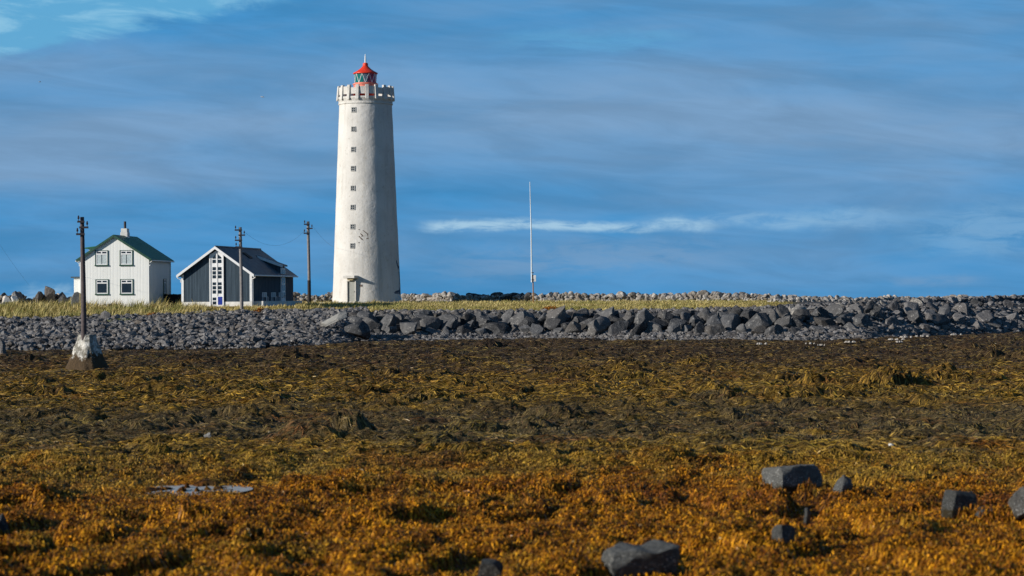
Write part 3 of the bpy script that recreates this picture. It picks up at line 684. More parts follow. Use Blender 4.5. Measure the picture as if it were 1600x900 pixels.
def herb(px, py, Y, w, h, mat, label, n=260):
    c0 = P(px, py, Y); s = Y/F; W_, H_ = w*s/2, h*s
    u = RNG.uniform(-1,1,n); v = RNG.uniform(-1,1,n); k = u*u+v*v < 1; u, v = u[k], v[k]; n = len(u)
    x = u*W_; y = v*W_*.7; zz = H_*(1-(u*u+v*v))**.5*RNG.uniform(.2,1,n)
    g = ground(c0.x+x, c0.y+y, False) - gz(c0.x, c0.y, False); z = g + zz + .12
    a = RNG.uniform(0,6.28,n); r_ = RNG.uniform(.06,.14,n); dx, dy = np.cos(a)*r_, np.sin(a)*r_
    V = np.stack([np.stack([x-dx, y-dy, z-.03], -1), np.stack([x+dy*.5, y-dx*.5, z+.05], -1), np.stack([x+dx, y+dy, z+.09], -1), np.stack([x-dy*.5, y+dx*.5, z+.02], -1)], 1)
    fs = (np.arange(n)*4)[:, None] + np.array([[0,1,2,3]])
    o = link('shore_plant', np_mesh('shore_plant', V.reshape(-1,3), fs, M[mat])); o.location = (c0.x, c0.y, gz(c0.x, c0.y, False))
    tag(o, label, 'plant')
herb(408, 494, 198, 26, 9, 'orangeweed', 'orange leafed plant at the stone edge right of the grey pole')
herb(240, 498, 195, 26, 6, 'orangeweed', 'orange brown plant at the grass edge below the white house')
herb(520, 492, 198, 14, 6, 'orangeweed', 'small orange plant beside the pale leaning slab')
herb(432, 508, 187, 44, 6, 'herb', 'low grey green plant cushion on the cobbles right of the grey pole')
herb(190, 506, 189, 60, 5, 'herb', 'spreading green plant on the cobbles below the white house')
herb(860, 486, 199, 26, 6, 'orangeweed', 'brown tuft on top of the bank right of the mast')

# ------------------------------------------------------------------ lighthouse
def glassmat(name, col, tr=.55):
    m, t = new_mat(name); t.out(col, .12, None, .5, **{'Transmission Weight': tr}); return m
M['gteal'] = glassmat('green sector glass', (.01,.27,.24)); M['gred'] = glassmat('red sector glass', (.55,.03,.10)); M['gclear'] = glassmat('clear lantern glass', (.35,.45,.55), .75)
TY = 225.0; tb = P(573.2, 473.5, TY); K = F/TY
tower = empty('lighthouse', P(573.2, 473.5, 234.0), 0, 'tall white tapering lighthouse with crenellated top and red lantern roof', 'lighthouse'); tower.scale = (234/225,)*3
def hh(py): return (473.5-py)/K
AC = math.atan2(-tb.y, -tb.x)
prof = [(3.42,-.3),(3.42,.16),(3.36,.17),(3.31,.9),(3.26,2.2),(3.0,8.5),(2.80,13.6),(2.60,18.6),(2.575,19.35)]
prof2 = []
for (a, b) in zip(prof, prof[1:]):
    k = max(1, int((b[1]-a[1])/.5))
    prof2 += [(a[0]+(b[0]-a[0])*i/k, a[1]+(b[1]-a[1])*i/k) for i in range(k)]
prof2.append(prof[-1])
def trad(h): return float(np.interp(h, [q[1] for q in prof], [q[0] for q in prof]))
sh = MB().lathe(prof2, 96)
for i, v in enumerate(sh.v):               # hand-trowelled render is never quite round
    a = math.atan2(v[1], v[0]); d = 1+.006*float(noise(np.array([a*3]), np.array([v[2]*.5]), 3)[0])+.003*float(noise(np.array([a*9]), np.array([v[2]*1.5]), 4)[0])
    sh.v[i] = (v[0]*d, v[1]*d, v[2])
sh.build('shaft', M['tower'], tower, smooth=True)
MB().lathe([(2.55,19.30),(2.66,19.34),(2.66,19.46),(2.60,19.47),(2.70,19.82),(2.73,19.86),(2.73,20.02),(1.0,20.03)], 72).build('corbel_ring', M['tower'], tower, smooth=True)
NR = 18
for i in range(NR):
    a = AC + 2*math.pi*(i+.15)/NR; Mx = Matrix.Rotation(a, 4, 'Z')
    mb = MB(); w = .17
    vs = [Mx @ Vector(p) for p in ((2.50,-w,19.98),(2.87,-w*.9,19.70),(2.87,w*.9,19.70),(2.50,w,19.98),(2.50,-w,21.12),(2.75,-w,21.12),(2.75,w,21.12),(2.50,w,21.12))]
    mb.add(vs, [(3,2,1,0),(4,5,6,7),(0,1,5,4),(1,2,6,5),(2,3,7,6),(3,0,4,7)])
    mb.build('battlement_rib', M['tower'], tower, bevel=.02)
    a0, a1 = a+.075, a+2*math.pi/NR-.075; top = (20.93, 20.80, 20.90)[i % 3]
    mb = MB(); n = 4; vs = []
    for j in range(n+1):
        t_ = a0+(a1-a0)*j/n
        for r_ in (2.56, 2.68):
            for z_ in (20.24, top+.05): vs.append((r_*math.cos(t_), r_*math.sin(t_), z_))
    fs = []
    for j in range(n):
        b = j*4; c_ = b+4
        fs += [(b,c_,c_+1,b+1),(b+2,b+3,c_+3,c_+2),(b+1,c_+1,c_+3,b+3),(b,b+2,c_+2,c_)]
    fs += [(0,1,3,2),(n*4,n*4+2,n*4+3,n*4+1)]
    mb.add(vs, fs).build('parapet_panel', M['tower'], tower)
drum = MB().lathe([(1.16,20.46),(1.16,21.28),(1.24,21.30),(1.24,21.40),(1.0,21.41)], 40).build('lantern_drum', M['salmon'], tower, smooth=True)
MB().lathe([(1.22,20.03),(1.22,20.44),(1.17,20.455)], 40).build('drum_base', M['red'], drum, smooth=True)
lan = MB().lathe([(1.10,21.41),(1.12,21.43),(1.12,21.47),(1.05,21.48)], 40).build('lantern', M['salmon'], tower, smooth=True)
def sector(a0, a1, mat, label):            # angles: degrees, positive to the left as the camera sees it
    mb = MB(); n = 10; vs = []; fs = []
    for j in range(n+1):
        t_ = AC - R(a0+(a1-a0)*j/n)
        for r_ in (1.035, 1.06):
            for z_ in (21.46, 22.36): vs.append((r_*math.cos(t_), r_*math.sin(t_), z_))
    for j in range(n):
        b = j*4; c_ = b+4
        fs += [(b,c_,c_+1,b+1),(b+2,b+3,c_+3,c_+2),(b+1,c_+1,c_+3,b+3),(b,b+2,c_+2,c_)]
    fs += [(0,1,3,2),(n*4,n*4+2,n*4+3,n*4+1)]
    o = mb.add(vs, fs).build('lantern_pane', mat, lan, smooth=True); o['label'] = label
sector(12, 110, M['gteal'], 'green tinted lantern glass'); sector(-105, -14, M['gred'], 'red tinted lantern glass'); sector(-13, 11, M['gclear'], 'clear lantern glass'); sector(111, 254, M['gclear'], 'clear lantern glass')
gb = MB(); nbar = 10
for i in range(nbar):
    a0 = AC + 2*math.pi*i/nbar; a1 = a0 + math.pi/nbar; a2 = a0 + 2*math.pi/nbar; p = lambda a, z: (1.085*math.cos(a), 1.085*math.sin(a), z)
    gb.bar(p(a0, 21.45), p(a1, 22.38), .036, .036); gb.bar(p(a1, 22.38), p(a2, 21.45), .036, .036)
gb.build('glazing_bars', M['white'], lan)
MB().lathe([(.12,20.1),(.12,21.55),(.42,21.6),(.50,21.9),(.42,22.2),(.12,22.25),(.1,22.4)], 24).build('lens', M['glass'], lan, smooth=True)
rf = MB().lathe([(1.08,22.37),(1.20,22.36),(1.22,22.40),(1.20,22.46),(.86,22.64),(.52,22.88),(.30,23.10),(.26,23.14),(.26,23.34),(.21,23.44),(.07,23.47)], 40).build('lantern_roof', M['red'], tower, smooth=True, angle=50)
MB().lathe([(.075,23.46),(.085,23.7),(.06,24.1),(.03,24.32)], 12).build('lightning_rod', M['mastwhite'], rf, smooth=True)
# fittings on the shaft
def on_shaft(px, py, tilt=True):
    h = hh(py); r_ = trad(h); cx = P(573.2, 473.5, TY).x
    xx = (px-AX)*math.cos(ROLL)/F*TY + (AY-py)*math.sin(ROLL)/F*TY - cx
    phi = math.asin(max(-.985, min(.985, -xx/r_)))
    return Matrix.Rotation(AC-phi+math.pi/2, 4, 'Z') @ Matrix.Translation((0, -r_, h)) @ (Matrix.Rotation(R(-2.4), 4, 'X') if tilt else Matrix())
for py in (174.5, 204.5, 236, 265.5, 296, 325.5, 355.5, 385):
    px = 552.8 - (py-174.5)/210*1.9; Mx = on_shaft(px, py); w, h = .24, .26
    fr = MB()
    fr.box(-w,-w+.07,-.05,.03,-h,h,Mx).box(w-.07,w,-.05,.03,-h,h,Mx).box(-w+.07,w-.07,-.05,.03,h-.07,h,Mx).box(-w+.07,w-.07,-.05,.03,-h,-h+.07,Mx)
    fr.box(-.02,.02,-.035,.03,-h+.07,h-.07,Mx).box(-w+.07,-.02,-.033,.03,-.02,.02,Mx).box(.02,w-.07,-.033,.03,-.02,.02,Mx)
    f_ = fr.build('window', M['winframe'], tower)
    MB().box(-w+.07,w-.07,-.018,.03,-h+.07,h-.07,Mx).build('pane', M['glass'], f_)
Mx = on_shaft(550.6, 456, False); 
dr = MB().box(-.40,.40,-.075,.1,-1.0,1.02,Mx).build('door', M['doorgrey'], tower)
MB().box(-.48,-.401,-.22,.1,-1.0,1.1,Mx).box(.401,.48,-.22,.1,-1.0,1.1,Mx).box(-.401,.401,-.22,.1,1.021,1.1,Mx).build('door_frame', M['tower'], dr)
MB().box(.28,.33,-.13,-.077,-.05,.08,Mx).build('handle', M['metal'], dr)
MB().box(-.66,.60,-.72,.1,1.30,1.56,Mx).build('door_hood', M['tower'], tower, bevel=.03)
MB().box(-.30,.30,-.45,.1,1.11,1.295,Mx).build('hood_bracket', M['yellowstone'], tower, bevel=.02)
Mq = on_shaft(564, 446.5); MB().box(-.13,.13,-.03,.03,-.09,.09,Mq).build('plaque', M['mark'], tower)
for (x0,y0,x1,y1,w) in ((315,333,348,358,.07),(290,370,312,390,.08),(299,352,313,366,.10),(337,386,351,381,.10),(287,409,294,411,.08),(288,326,294,328,.06),(305,372,318,368,.05),(340,350,347,372,.05),(300,385,318,396,.05)):
    mk = MB()
    for k in range(4):
        a = k/4; b = (k+1.0)/4; mx, my = [(490+(x0+(x1-x0)*q)/4.088, 280+(y0+(y1-y0)*q)/4.088) for q in ((a+b)/2,)][0]
        Mq = on_shaft(mx, my); ang = math.atan2(-(y1-y0), x1-x0); L = math.hypot(x1-x0, y1-y0)/4.088/K/4*.56
        mk.box(-L,L,-.012,.02,-w*random.uniform(.3,.7),w*random.uniform(.3,.7), Mq @ Matrix.Rotation(-ang, 4, 'Y'))
    mk.build('flaked_patch', M['mark'], tower)
vs = []; fs = []; rows = [(520,526,529),(535,526,533),(560,533,547),(600,541,554),(650,547,559),(690,549,562),(708,545,563),(714,528,563),(725,498,564),(733,515,565),(740,552,566)]
for (v, l, r_) in rows:
    for j in range(5):
        u = l+(r_-l)*j/4; m_ = on_shaft(490+u/4.088, 280+v/4.088); vs.append(m_ @ Vector((0,-.012,0)))
for i in range(len(rows)-1):
    for j in range(4): fs.append((i*5+j, (i+1)*5+j, (i+1)*5+j+1, i*5+j+1))
MB().add(vs, fs).build('dark_wall_patch', M['bluepatch'], tower, smooth=True)  # dark blue patch curving down the lower right edge of the shaft
MB().box(-4.4,-1.6,-2.6,1.0,-.4,.10).build('footing', M['conc'], tower, bevel=.03)

# ------------------------------------------------------------------ white house
HS = .945
hb = P(179, 476, 221.5*HS)
house = empty('white_house', hb, R(-7.2), 'white two storey house with corrugated walls, green gable roof and white chimney', 'house'); house.scale = (HS,)*3
W, D, EZ, RZ = 3.42, 7.5, 4.42, 6.60
MB().prism([(-W,-.6),(W,-.6),(W,EZ),(0,RZ),(-W,EZ)], 0, D).build('wall', M['cladding'], house)
MB().box(-W-.03,W+.03,-.03,D+.03,-.7,.10).build('foundation', M['conc'], house)
sl = (RZ-EZ)/W; OV = .30
def roof_slab(x0, x1, y0, y1, zr, slope, th, sgn, off=0):
    p = [(sgn*x0, zr-slope*x0+off), (sgn*x1, zr-slope*x1+off), (sgn*x1, zr-slope*x1+th+off), (sgn*x0, zr-slope*x0+th+off)]
    return MB().prism(p, y0, y1)
roof = MB()
roof.prism([(0,RZ+.02),(W+OV,RZ+.02-sl*(W+OV)),(W+OV,RZ+.11-sl*(W+OV)),(0,RZ+.13)], -.22, D+.22)
roof.prism([(0,RZ+.02),(0,RZ+.13),(-W-OV,RZ+.11-sl*(W+OV)),(-W-OV,RZ+.02-sl*(W+OV))], -.22, D+.22)
roof = roof.build('roof', M['greenroof'], house)
vg = MB()
for sgn in (-1, 1): vg.bar((sgn*.0, -.24, RZ+.02), (sgn*(W+OV), -.24, RZ+.02-sl*(W+OV)), .05, .20)
vg.build('verge_board', M['greentrim'], house)
ch = MB().box(-.36,.36,3.2,4.0,6.35,7.05).box(-.31,.31,3.25,3.95,7.05,7.42).build('chimney', M['conc'], roof, bevel=.02)
MB().tube([(0,3.6,7.40),(0,3.6,8.12)], [.12,.12], 10).build('flue', M['metal'], ch) if False else MB().tube([(0.0,3.6,7.40),(0.0,3.6,8.12)], [.12,.12], 10).build('flue', M['metal'], roof, smooth=True)
gt = MB()
for sgn in (-1, 1):
    xx = sgn*(W+OV+.05); zz = RZ-sl*(W+OV)-.02
    gt.tube([(xx,-.15,zz),(xx,D+.15,zz)], .06, 8); gt.tube([(xx,.05,zz),(sgn*(W+.07),.05,zz-.22),(sgn*(W+.07),.05,zz-.5)], .04, 6)
gt.tube([(W+.06,D-.1,EZ-.1),(W+.06,D-.1,0)], .045, 6)
gt.build('gutter', M['white'], house, smooth=True)
def window(parent, cx, cz, w, h, y=0, curtain=False, M_=None):
    Q = M_ or Matrix(); f = MB(); t_ = .075
    f.box(cx-w/2,cx-w/2+t_,y-.07,y+.05,cz-h/2,cz+h/2,Q).box(cx+w/2-t_,cx+w/2,y-.07,y+.05,cz-h/2,cz+h/2,Q).box(cx-w/2+t_,cx+w/2-t_,y-.07,y+.05,cz+h/2-t_*.7,cz+h/2,Q).box(cx-w/2-.04,cx+w/2+.04,y-.11,y+.05,cz-h/2-.06,cz-h/2+t_*.8,Q)
    fo = f.build('window', M['greentrim'], parent); i0, i1, j0, j1 = cx-w/2+t_, cx+w/2-t_, cz-h/2+t_*.8, cz+h/2-t_*.7
    s = MB(); b = .095; zt = j1-.31
    s.box(i0,i0+b,y-.05,y+.05,j0,j1,Q).box(i1-b,i1,y-.05,y+.05,j0,j1,Q).box(i0+b,i1-b,y-.05,y+.05,j1-b,j1,Q).box(i0+b,i1-b,y-.05,y+.05,j0,j0+b,Q).box(i0+b,i1-b,y-.052,y+.05,zt-.06,zt+.06,Q).box(cx-.06,cx+.06,y-.05,y+.05,zt+.06,j1-b,Q)
    s.build('sash', M['white'], fo)
    MB().box(i0+b,i1-b,y-.015,y+.05,j0+b,j1-b,Q).build('pane', M['glass'], fo)
    if curtain:
        MB().box(i0+b+.02,cx-.03,y-.026,y-.016,j0+b,zt-.07,Q).box(cx+.05,i1-b-.02,y-.026,y-.016,j0+b,zt-.07,Q).build('curtain', M['curtain'], fo)
window(house, -1.24, 4.50, 1.30, 1.46, 0, True); window(house, 1.20, 4.50, 1.30, 1.46, 0, True)
window(house, -1.22, 1.72, 1.30, 1.46); window(house, 1.22, 1.72, 1.30, 1.46)
Qs = Matrix.Translation((W, 0, 0)) @ Matrix.Rotation(R(90), 4, 'Z')
window(house, 5.4, 1.75, .95, 1.5, 0, True, Qs)
ax = MB().box(-5.0,-W-.004,3.0,5.6,-.6,2.62).build('annex', M['cladding'], house)
MB().box(-5.25,-W-.004,2.8,5.8,2.625,2.76).build('annex_roof', M['slateroof'], ax)
dm = MB().prism([(-W-.05,EZ-.3),(-.9,RZ-.7),(-.9,5.80),(-W-.05,5.50)], 3.0, 6.0).build('dormer', M['cladding'], house)
MB().prism([(-W-.4,5.46),(-.9,5.81),(-.9,5.93),(-W-.4,5.58)], 2.8, 6.2).build('dormer_roof', M['greenroof'], dm)

# ------------------------------------------------------------------ dark house
db = P(338.7, 477.5, 219.5*HS)
dh = empty('dark_house', db, R(-12.7), 'dark slate blue timber house with white trim and a tall glazed gable strip', 'house'); dh.scale = (HS,)*3
W, D, RZ, sl = 3.52, 12.6, 5.60, .70
def rz(x): return RZ - sl*abs(x)
MB().prism([(-W,.36),(W,.36),(W,rz(W)-.12),(0,RZ-.12),(-W,rz(W)-.12)], 0, D).build('wall', M['darkboards'], dh)
MB().box(-W-.04,W+.04,-.04,D+.04,-.7,.36).build('plinth', M['conc'], dh)
XO = W+.34
r_ = MB(); r_.prism([(0,RZ-.11),(XO,rz(XO)-.11),(XO,rz(XO)+.02),(0,RZ+.02)], -.38, D+.3); r_.prism([(0,RZ-.11),(0,RZ+.02),(-XO,rz(XO)+.02),(-XO,rz(XO)-.11)], -.38, D+.3)
r_.tube([(0,-.36,RZ+.03),(0,D+.28,RZ+.03)], .09, 8); roof = r_.build('roof', M['slateroof'], dh)
bb = MB()
for sgn in (-1,1): bb.prism([(0,RZ-.22),(sgn*(XO+.02),rz(XO)-.22),(sgn*(XO+.02),rz(XO)+.05),(0,RZ+.05)] if sgn > 0 else [(0,RZ-.22),(0,RZ+.05),(-XO-.02,rz(XO)+.05),(-XO-.02,rz(XO)-.22)], -.44, -.385)
bb.build('rake_board', M['white'], dh)
cb = MB()
cb.box(-W-.03,-W+.20,-.035,.10,.37,rz(W)-.16).box(W-.20,W+.03,-.035,.22,.37,rz(W)-.16); cb.build('corner_board', M['white'], dh)
g_ = MB()
for sgn in (-1,1):
    xx = sgn*(XO+.06); zz = rz(XO)-.06
    g_.tube([(xx,-.3,zz),(xx,D+.25,zz)], .07, 8); g_.tube([(xx,-.12,zz),(xx-sgn*.05,-.12,zz-.2),(sgn*(W+.10),-.02,zz-.32),(sgn*(W+.10),.02,zz-.6)], .05, 6)
g_.tube([(W+.10,.05,rz(XO)-.5),(W+.10,.05,.1)], .045, 6); g_.build('gutter', M['white'], dh, smooth=True)
# glazed strip: frame with holes built from bars
kx = 1/(16.36*.945)
def gx(c): return (260+c/5.295-338.7)*kx
def gzz(v): return (477.5-(330+v/5.295))/16.36
gp = MB(); xl, xr, zb = gx(364), gx(476), .0
gp.prism([(xl,zb),(xr,zb),(xr,gzz(368)),((xl+xr)/2,gzz(336)),(xl,gzz(368))], -.09, -.041)
glz = gp.build('glazed_strip', M['white'], dh)
pn = MB(); tr_ = MB()
for c0, c1, lft in ((386,414,True),(431,460,False)):
    rows = [(402,430),(463,489),(497,524),(530,556),(589,612),(620,647),(654,682)] + ([(714,738),(746,772)] if lft else [])
    for (v0, v1) in rows: pn.box(gx(c0),gx(c1),-.108,-.095,gzz(v1),gzz(v0))
    a, b = (gx(c0),gx(c1)); pn.prism([(a,gzz(394)),(b,gzz(394)),(b,gzz(358 if lft else 384)),(a,gzz(384 if lft else 358))], -.108, -.095)
pn.build('pane', M['glass'], glz)
ed = MB(); ed.box(xl-.03,xl+.09,-.15,-.092,zb,gzz(366)).box(xr-.09,xr+.03,-.15,-.092,zb,gzz(366)).box(gx(418),gx(428),-.13,-.096,gzz(700),gzz(352))
ed.bar((xl,-.12,gzz(366)),((xl+xr)/2,-.12,gzz(334)),.06,.1).bar(((xl+xr)/2,-.12,gzz(334)),(xr,-.12,gzz(366)),.06,.1)
ed.build('mullion', M['white'], glz)
bd = MB().box(gx(430),gx(466),-.125,-.094,gzz(774),gzz(708)).build('door', M['blue'], dh); MB().box(gx(433),gx(436),-.17,-.126,gzz(745),gzz(738)).build('handle', M['metal'], bd)
# dormer with bay on the right side
y0, y1 = 8.5, 9.75
dm = MB().prism([(1.3,rz(1.3)-.05),(W+.03,rz(W)-.2),(W+.03,3.86),(1.3,4.66)], y0, y1).build('dormer', M['darkboards'], dh)
MB().prism([(1.0,4.74),(W+.30,3.80),(W+.30,3.95),(1.0,4.92)], y0-.16, y1+.15).build('dormer_roof', M['slateroof'], dm)
MB().prism([(1.25,4.62),(W+.32,3.70),(W+.32,3.96),(1.25,4.88)], y0-.22, y0-.165).build('dormer_rake_board', M['white'], dm)
bay = MB().box(W+.005,W+.13,y0+.02,y1-.02,.37,3.68).build('bay', M['white'], dh)
bp = MB()
for k in range(4): bp.box(W+.132,W+.14,y0+.2,y0+.56,.7+k*.74,1.26+k*.74).box(W+.132,W+.14,y0+.72,y1-.2,.7+k*.74,1.26+k*.74)
bp.build('pane', M['glass'], bay)
ang = math.atan(sl); Qr = Matrix.Translation((1.1, 5.6, rz(1.1)+.02)) @ Matrix.Rotation(ang, 4, 'Y')
sk = MB().box(-.48,.48,-.5,.5,.0,.09,Qr).build('roof_window', M['metal'], roof)
MB().box(-.40,.40,-.42,.42,.092,.10,Qr).build('roof_pane', M['black'], roof)
MB().box(W+.05,W+.95,.5,D-.1,-.6,.40).build('deck', M['conc'], dh)
Md = Matrix.Translation(db) @ Matrix.Rotation(R(-12.7), 4, 'Z') @ Matrix.Scale(HS, 4)
for i, (yy, lab) in enumerate(((2.3,'small white chair on the deck nearest the front of the dark house'),(5.0,'middle white chair of three on the deck beside the dark house'),(7.3,'white chair on the deck closest to the white bay'))):
    p = Md @ Vector((W+.55, yy, .402)); c = empty('garden_chair', p, R(-12.7), lab, 'chair', 'white chairs on the deck')
    MB().box(-.22,.22,-.22,.22,.36,.40).build('seat', M['white'], c, bevel=.01)
    MB().box(-.22,-.10,-.24,-.20,.40,.78).box(-.06,.06,-.24,-.20,.40,.80).box(.10,.22,-.24,-.20,.40,.78).box(-.22,.22,-.245,-.205,.72,.80).build('backrest', M['white'], c)
    for sx in (-1,1):
        for sy in (-1,1): MB().box(sx*.2-.02,sx*.2+.02,sy*.2-.02,sy*.2+.02,0,.36).build('leg', M['white'], c)

# black fence between the houses
a = P(253.5, 475, 226.2*HS); b = P(286, 475, 224.0*HS); gzf = 4.0
fe = empty('board_fence', (a.x, a.y, gzf), math.atan2(b.y-a.y, b.x-a.x), 'low black board fence between the white house and the dark house', 'fence')
L = math.hypot(b.x-a.x, b.y-a.y); bx = MB()
for k in range(int(L/.14)): bx.box(k*.14, k*.14+.125, -.02, .02, -.1, 1.0+.012*math.sin(k*5))
bx.build('board_panel', M['black'], fe)
for x_ in (0, L/2, L-.1): MB().box(x_, x_+.1, .021, .12, -.2, 1.04).build('post', M['black'], fe)
# standing slabs left of the house
for (px, w, h, lab, rz_) in ((117.3, .72, 1.40, 'broad grey weathered slab standing at the left corner of the white house', .25), (123.6, .34, 1.32, 'narrow upright slab between the broad grey slab and the white house', .1)):
    p = P(px, 476, 207.5 if w > .5 else 208.2); g = gz(p.x, p.y); mb = MB()
    mb.prism([(-w/2,-.3),(w/2,-.3),(w/2,h*.96),(w*.25,h),(-w*.12,h*.94),(-w*.5,h*.55)] if w > .5 else [(-w/2,-.3),(w/2,-.3),(w/2,h*.95),(0,h),(-w/2,h*.97)], -.09, .09)
    o = mb.build('standing_slab', M['yellowstone'] if w < .5 else M['paleslab'], bevel=.03); o.location = (p.x, p.y, g); o.rotation_euler = (0, 0, rz_); tag(o, lab, 'stone slab')

# ------------------------------------------------------------------ poles, wires, mast
def pole(name, top, bot, Y, w0, w1, mat, arms, label, zground=None):
    a, b = P(*bot, Y), P(*top, Y); r = empty(name, a, 0, label, 'utility pole', 'timber wire poles')
    H = b.z-a.z; dx = b.x-a.x; s = Y/F; pts = []; rad = []
    for k in range(9):
        q = k/8; pts.append((dx*q+.015*math.sin(q*5), 0, H*q-(.5 if k == 0 else 0))); rad.append((w0+(w1-w0)*q)*s/2)
    MB().tube(pts, rad, 14).build('post', M[mat], r, smooth=True, angle=60)
    for (py, side, ln) in arms:
        z = (bot[1]-py)*s; x = dx*z/H; am = MB(); L_ = ln*s; yy = -(w1*s/2+.06)
        am.box(x-(.16 if side > 0 else L_), x+(L_ if side > 0 else .16), yy-.05, yy+.055, z-.06, z+.06)
        am.tube([(x+side*(L_-.07), yy, z+.06), (x+side*(L_-.07), yy, z+.2)], .022, 6)
        ao = am.build('crossarm', M['metal'], r)
        MB().lathe([(.04,z+.16),(.065,z+.2),(.065,z+.26),(.04,z+.28),(.055,z+.32),(.035,z+.38)], 10).build('insulator', M['insul'], ao)
        ins = ao.id_data and [c for c in COL.objects if c.parent == ao][0]; ins.location = (x+side*(L_-.07), yy, 0)
    return r, dx, H
p1, _, _ = pole('wire_pole', (128.6,339), (131,524), 141.0, 8.6, 6.2, 'pole_a', [(346.5,-1,7),(355.5,1,10),(366,-1,9)], 'brown wire pole standing on a concrete block in the seaweed')
p2, _, _ = pole('wire_pole', (375.6,355), (377.8,490), 201.5, 5.8, 4.6, 'pole_b', [(359.5,-1,8.5),(367.5,1,7.5),(375.5,-1,8.5),(386,-1,8)], 'grey wire pole at the stone edge in front of the dark house')
p3, _, _ = pole('wire_pole', (481.6,346), (483.4,476), 224.0, 5.0, 4.4, 'pole_b', [(350.5,-1,6.5),(357,1,7),(364.5,-1,7)], 'wire pole with a black tarred foot between the dark house and the lighthouse')
s3 = 224/F; MB().tube([(0,0,-.4),(-.01,0,38*s3)], [2.75*s3,2.7*s3], 14).build('tarred_foot', M['tar'], p3, smooth=True, angle=60)
# concrete block of the brown pole
bc = P(134, 577, 141.0); gb_ = gz(bc.x, bc.y+.8, False)
v = []; f = []; n = 14; Hb = (577-523)*141/F; aS, bS = 1.24, .44
faces_ = []
sb = MB(); NL = 14; NS = 12
for i in range(NL+1):
    q = i/NL; hw = aS+(bS-aS)*q**.7; z = Hb*q - (.45 if i == 0 else 0)
    for sd in range(4):
        for k in range(NS):
            t_ = -1+2*k/NS; x, y_ = [(t_,-1),(1,t_),(-t_,1),(-1,-t_)][sd]
            nn = math.hypot(x, y_); rr = 1-.20*max(0, nn-1.18)/.24
            d = 1+.11*float(noise(np.array([x*2+sd]), np.array([z*1.4+y_*1.3]), 17)[0])+.04*float(noise(np.array([x*6]), np.array([z*5+y_*4]), 18)[0])
            sb.v.append((x*hw*rr*d, y_*hw*rr*d, z+.05*float(noise(np.array([x*3]), np.array([y_*3]), 19)[0])))
m4 = 4*NS
for i in range(NL):
    for k in range(m4): sb.f.append((i*m4+k, i*m4+(k+1) % m4, (i+1)*m4+(k+1) % m4, (i+1)*m4+k))
sb.f.append(tuple(range(NL*m4, (NL+1)*m4)))
def mat_block():
    m, t = new_mat('worn whitewashed concrete block'); c = coords(t); z = t.n('ShaderNodeSeparateXYZ', {0: c}).outputs[2]
    n1 = t.noise(c, 2.2, 6, .65); n2 = t.noise(c, 8, 6, .7)
    col = t.mix(t.mapr(n1, .40, .62), (.20,.19,.16), (.72,.70,.64)); col = t.mix(t.math('MULTIPLY', t.mapr(n2, .52, .68), .6), col, (.16,.145,.11))
    edge = t.math('ADD', z, t.math('MULTIPLY', t.math('SUBTRACT', t.noise(c, 1.5, 7, .72), .5), 2.6))
    col = t.mix(t.mapr(edge, .95, .70), col, t.mix(n2, (.03,.022,.014), (.12,.075,.035)))
    t.out(col, .85, t.bump(t.math('ADD', n1, n2), .9, .08), .25); return m
M['block'] = mat_block()
blk = sb.build('concrete_block', M['block'], p1, smooth=True, angle=50)
blk.location = (bc.x-p1.location.x+.02, .35, bc.z-p1.location.z); blk.rotation_euler = (0, 0, R(-27))
wn = 0
def wire(a, b, sag, label, r=.007, n=20):
    pts = [a.lerp(b, k/n) - Vector((0,0,sag*4*(k/n)*(1-k/n))) for k in range(n+1)]
    c = pts[0]; o = MB().tube([p-c for p in pts], r, 5).build('overhead_wire', M['metal'], smooth=True); o.location = c; tag(o, label, 'wire')
A2, A3 = P(384, 364, 201.4), P(475.5, 361, 223.8)
wire(A2, A3, 1.25, 'thin wire sagging from the grey pole to the pole with the tarred foot')
wire(P(488.5, 353, 223.8), P(521.5, 386, 232.5), .25, 'thin wire running from the tarred pole down to the lighthouse')
wire(P(-40, 318, 190), P(46, 446, 226), .3, 'thin dark wire slanting down at the left edge of the sky', .006)
mp = P(833.6, 474, 222.5); ms = 222.5/F
mast = empty('radio_mast', (mp.x, mp.y, gz(mp.x, mp.y)), 0, 'thin white whip aerial on an orange brown post with a small white box', 'radio mast')
z0 = mp.z-gz(mp.x, mp.y); MB().tube([(0,0,-.3),(-.04,0,z0+45*ms)], [.06,.05], 8).build('post', M['postwood'], mast, smooth=True)
MB().tube([(-.16,-.08,z0+33*ms),(-.18,-.08,z0+110*ms),(-.28,-.08,z0+190*ms)], [.075,.06,.025], 8).build('whip_aerial', M['mastwhite'], mast, smooth=True)
MB().box(.03,.26,-.12,.06,z0+34*ms,z0+44*ms).build('equipment_box', M['white'], mast, bevel=.015)
MB().box(-.22,.04,-.14,-.05,z0+36*ms,z0+37.5*ms).box(-.22,.04,-.14,-.05,z0+47*ms,z0+48.5*ms).build('bracket', M['metal'], mast)
# small marker posts by the wall
for (px, y0_, lab) in ((862,465,'thin grey stake in the grass right of the radio mast'),(640,471,'short pale stake at the foot of the wall by the lighthouse')):
    p = P(px, 476, 226.5); g = gz(p.x, p.y); o = MB().tube([(0,0,-.2),(.02,0,(P(px,y0_,226.5).z-g))], .035, 6).build('stake', M['pole_b']); o.location = (p.x, p.y, g); tag(o, lab, 'stake')

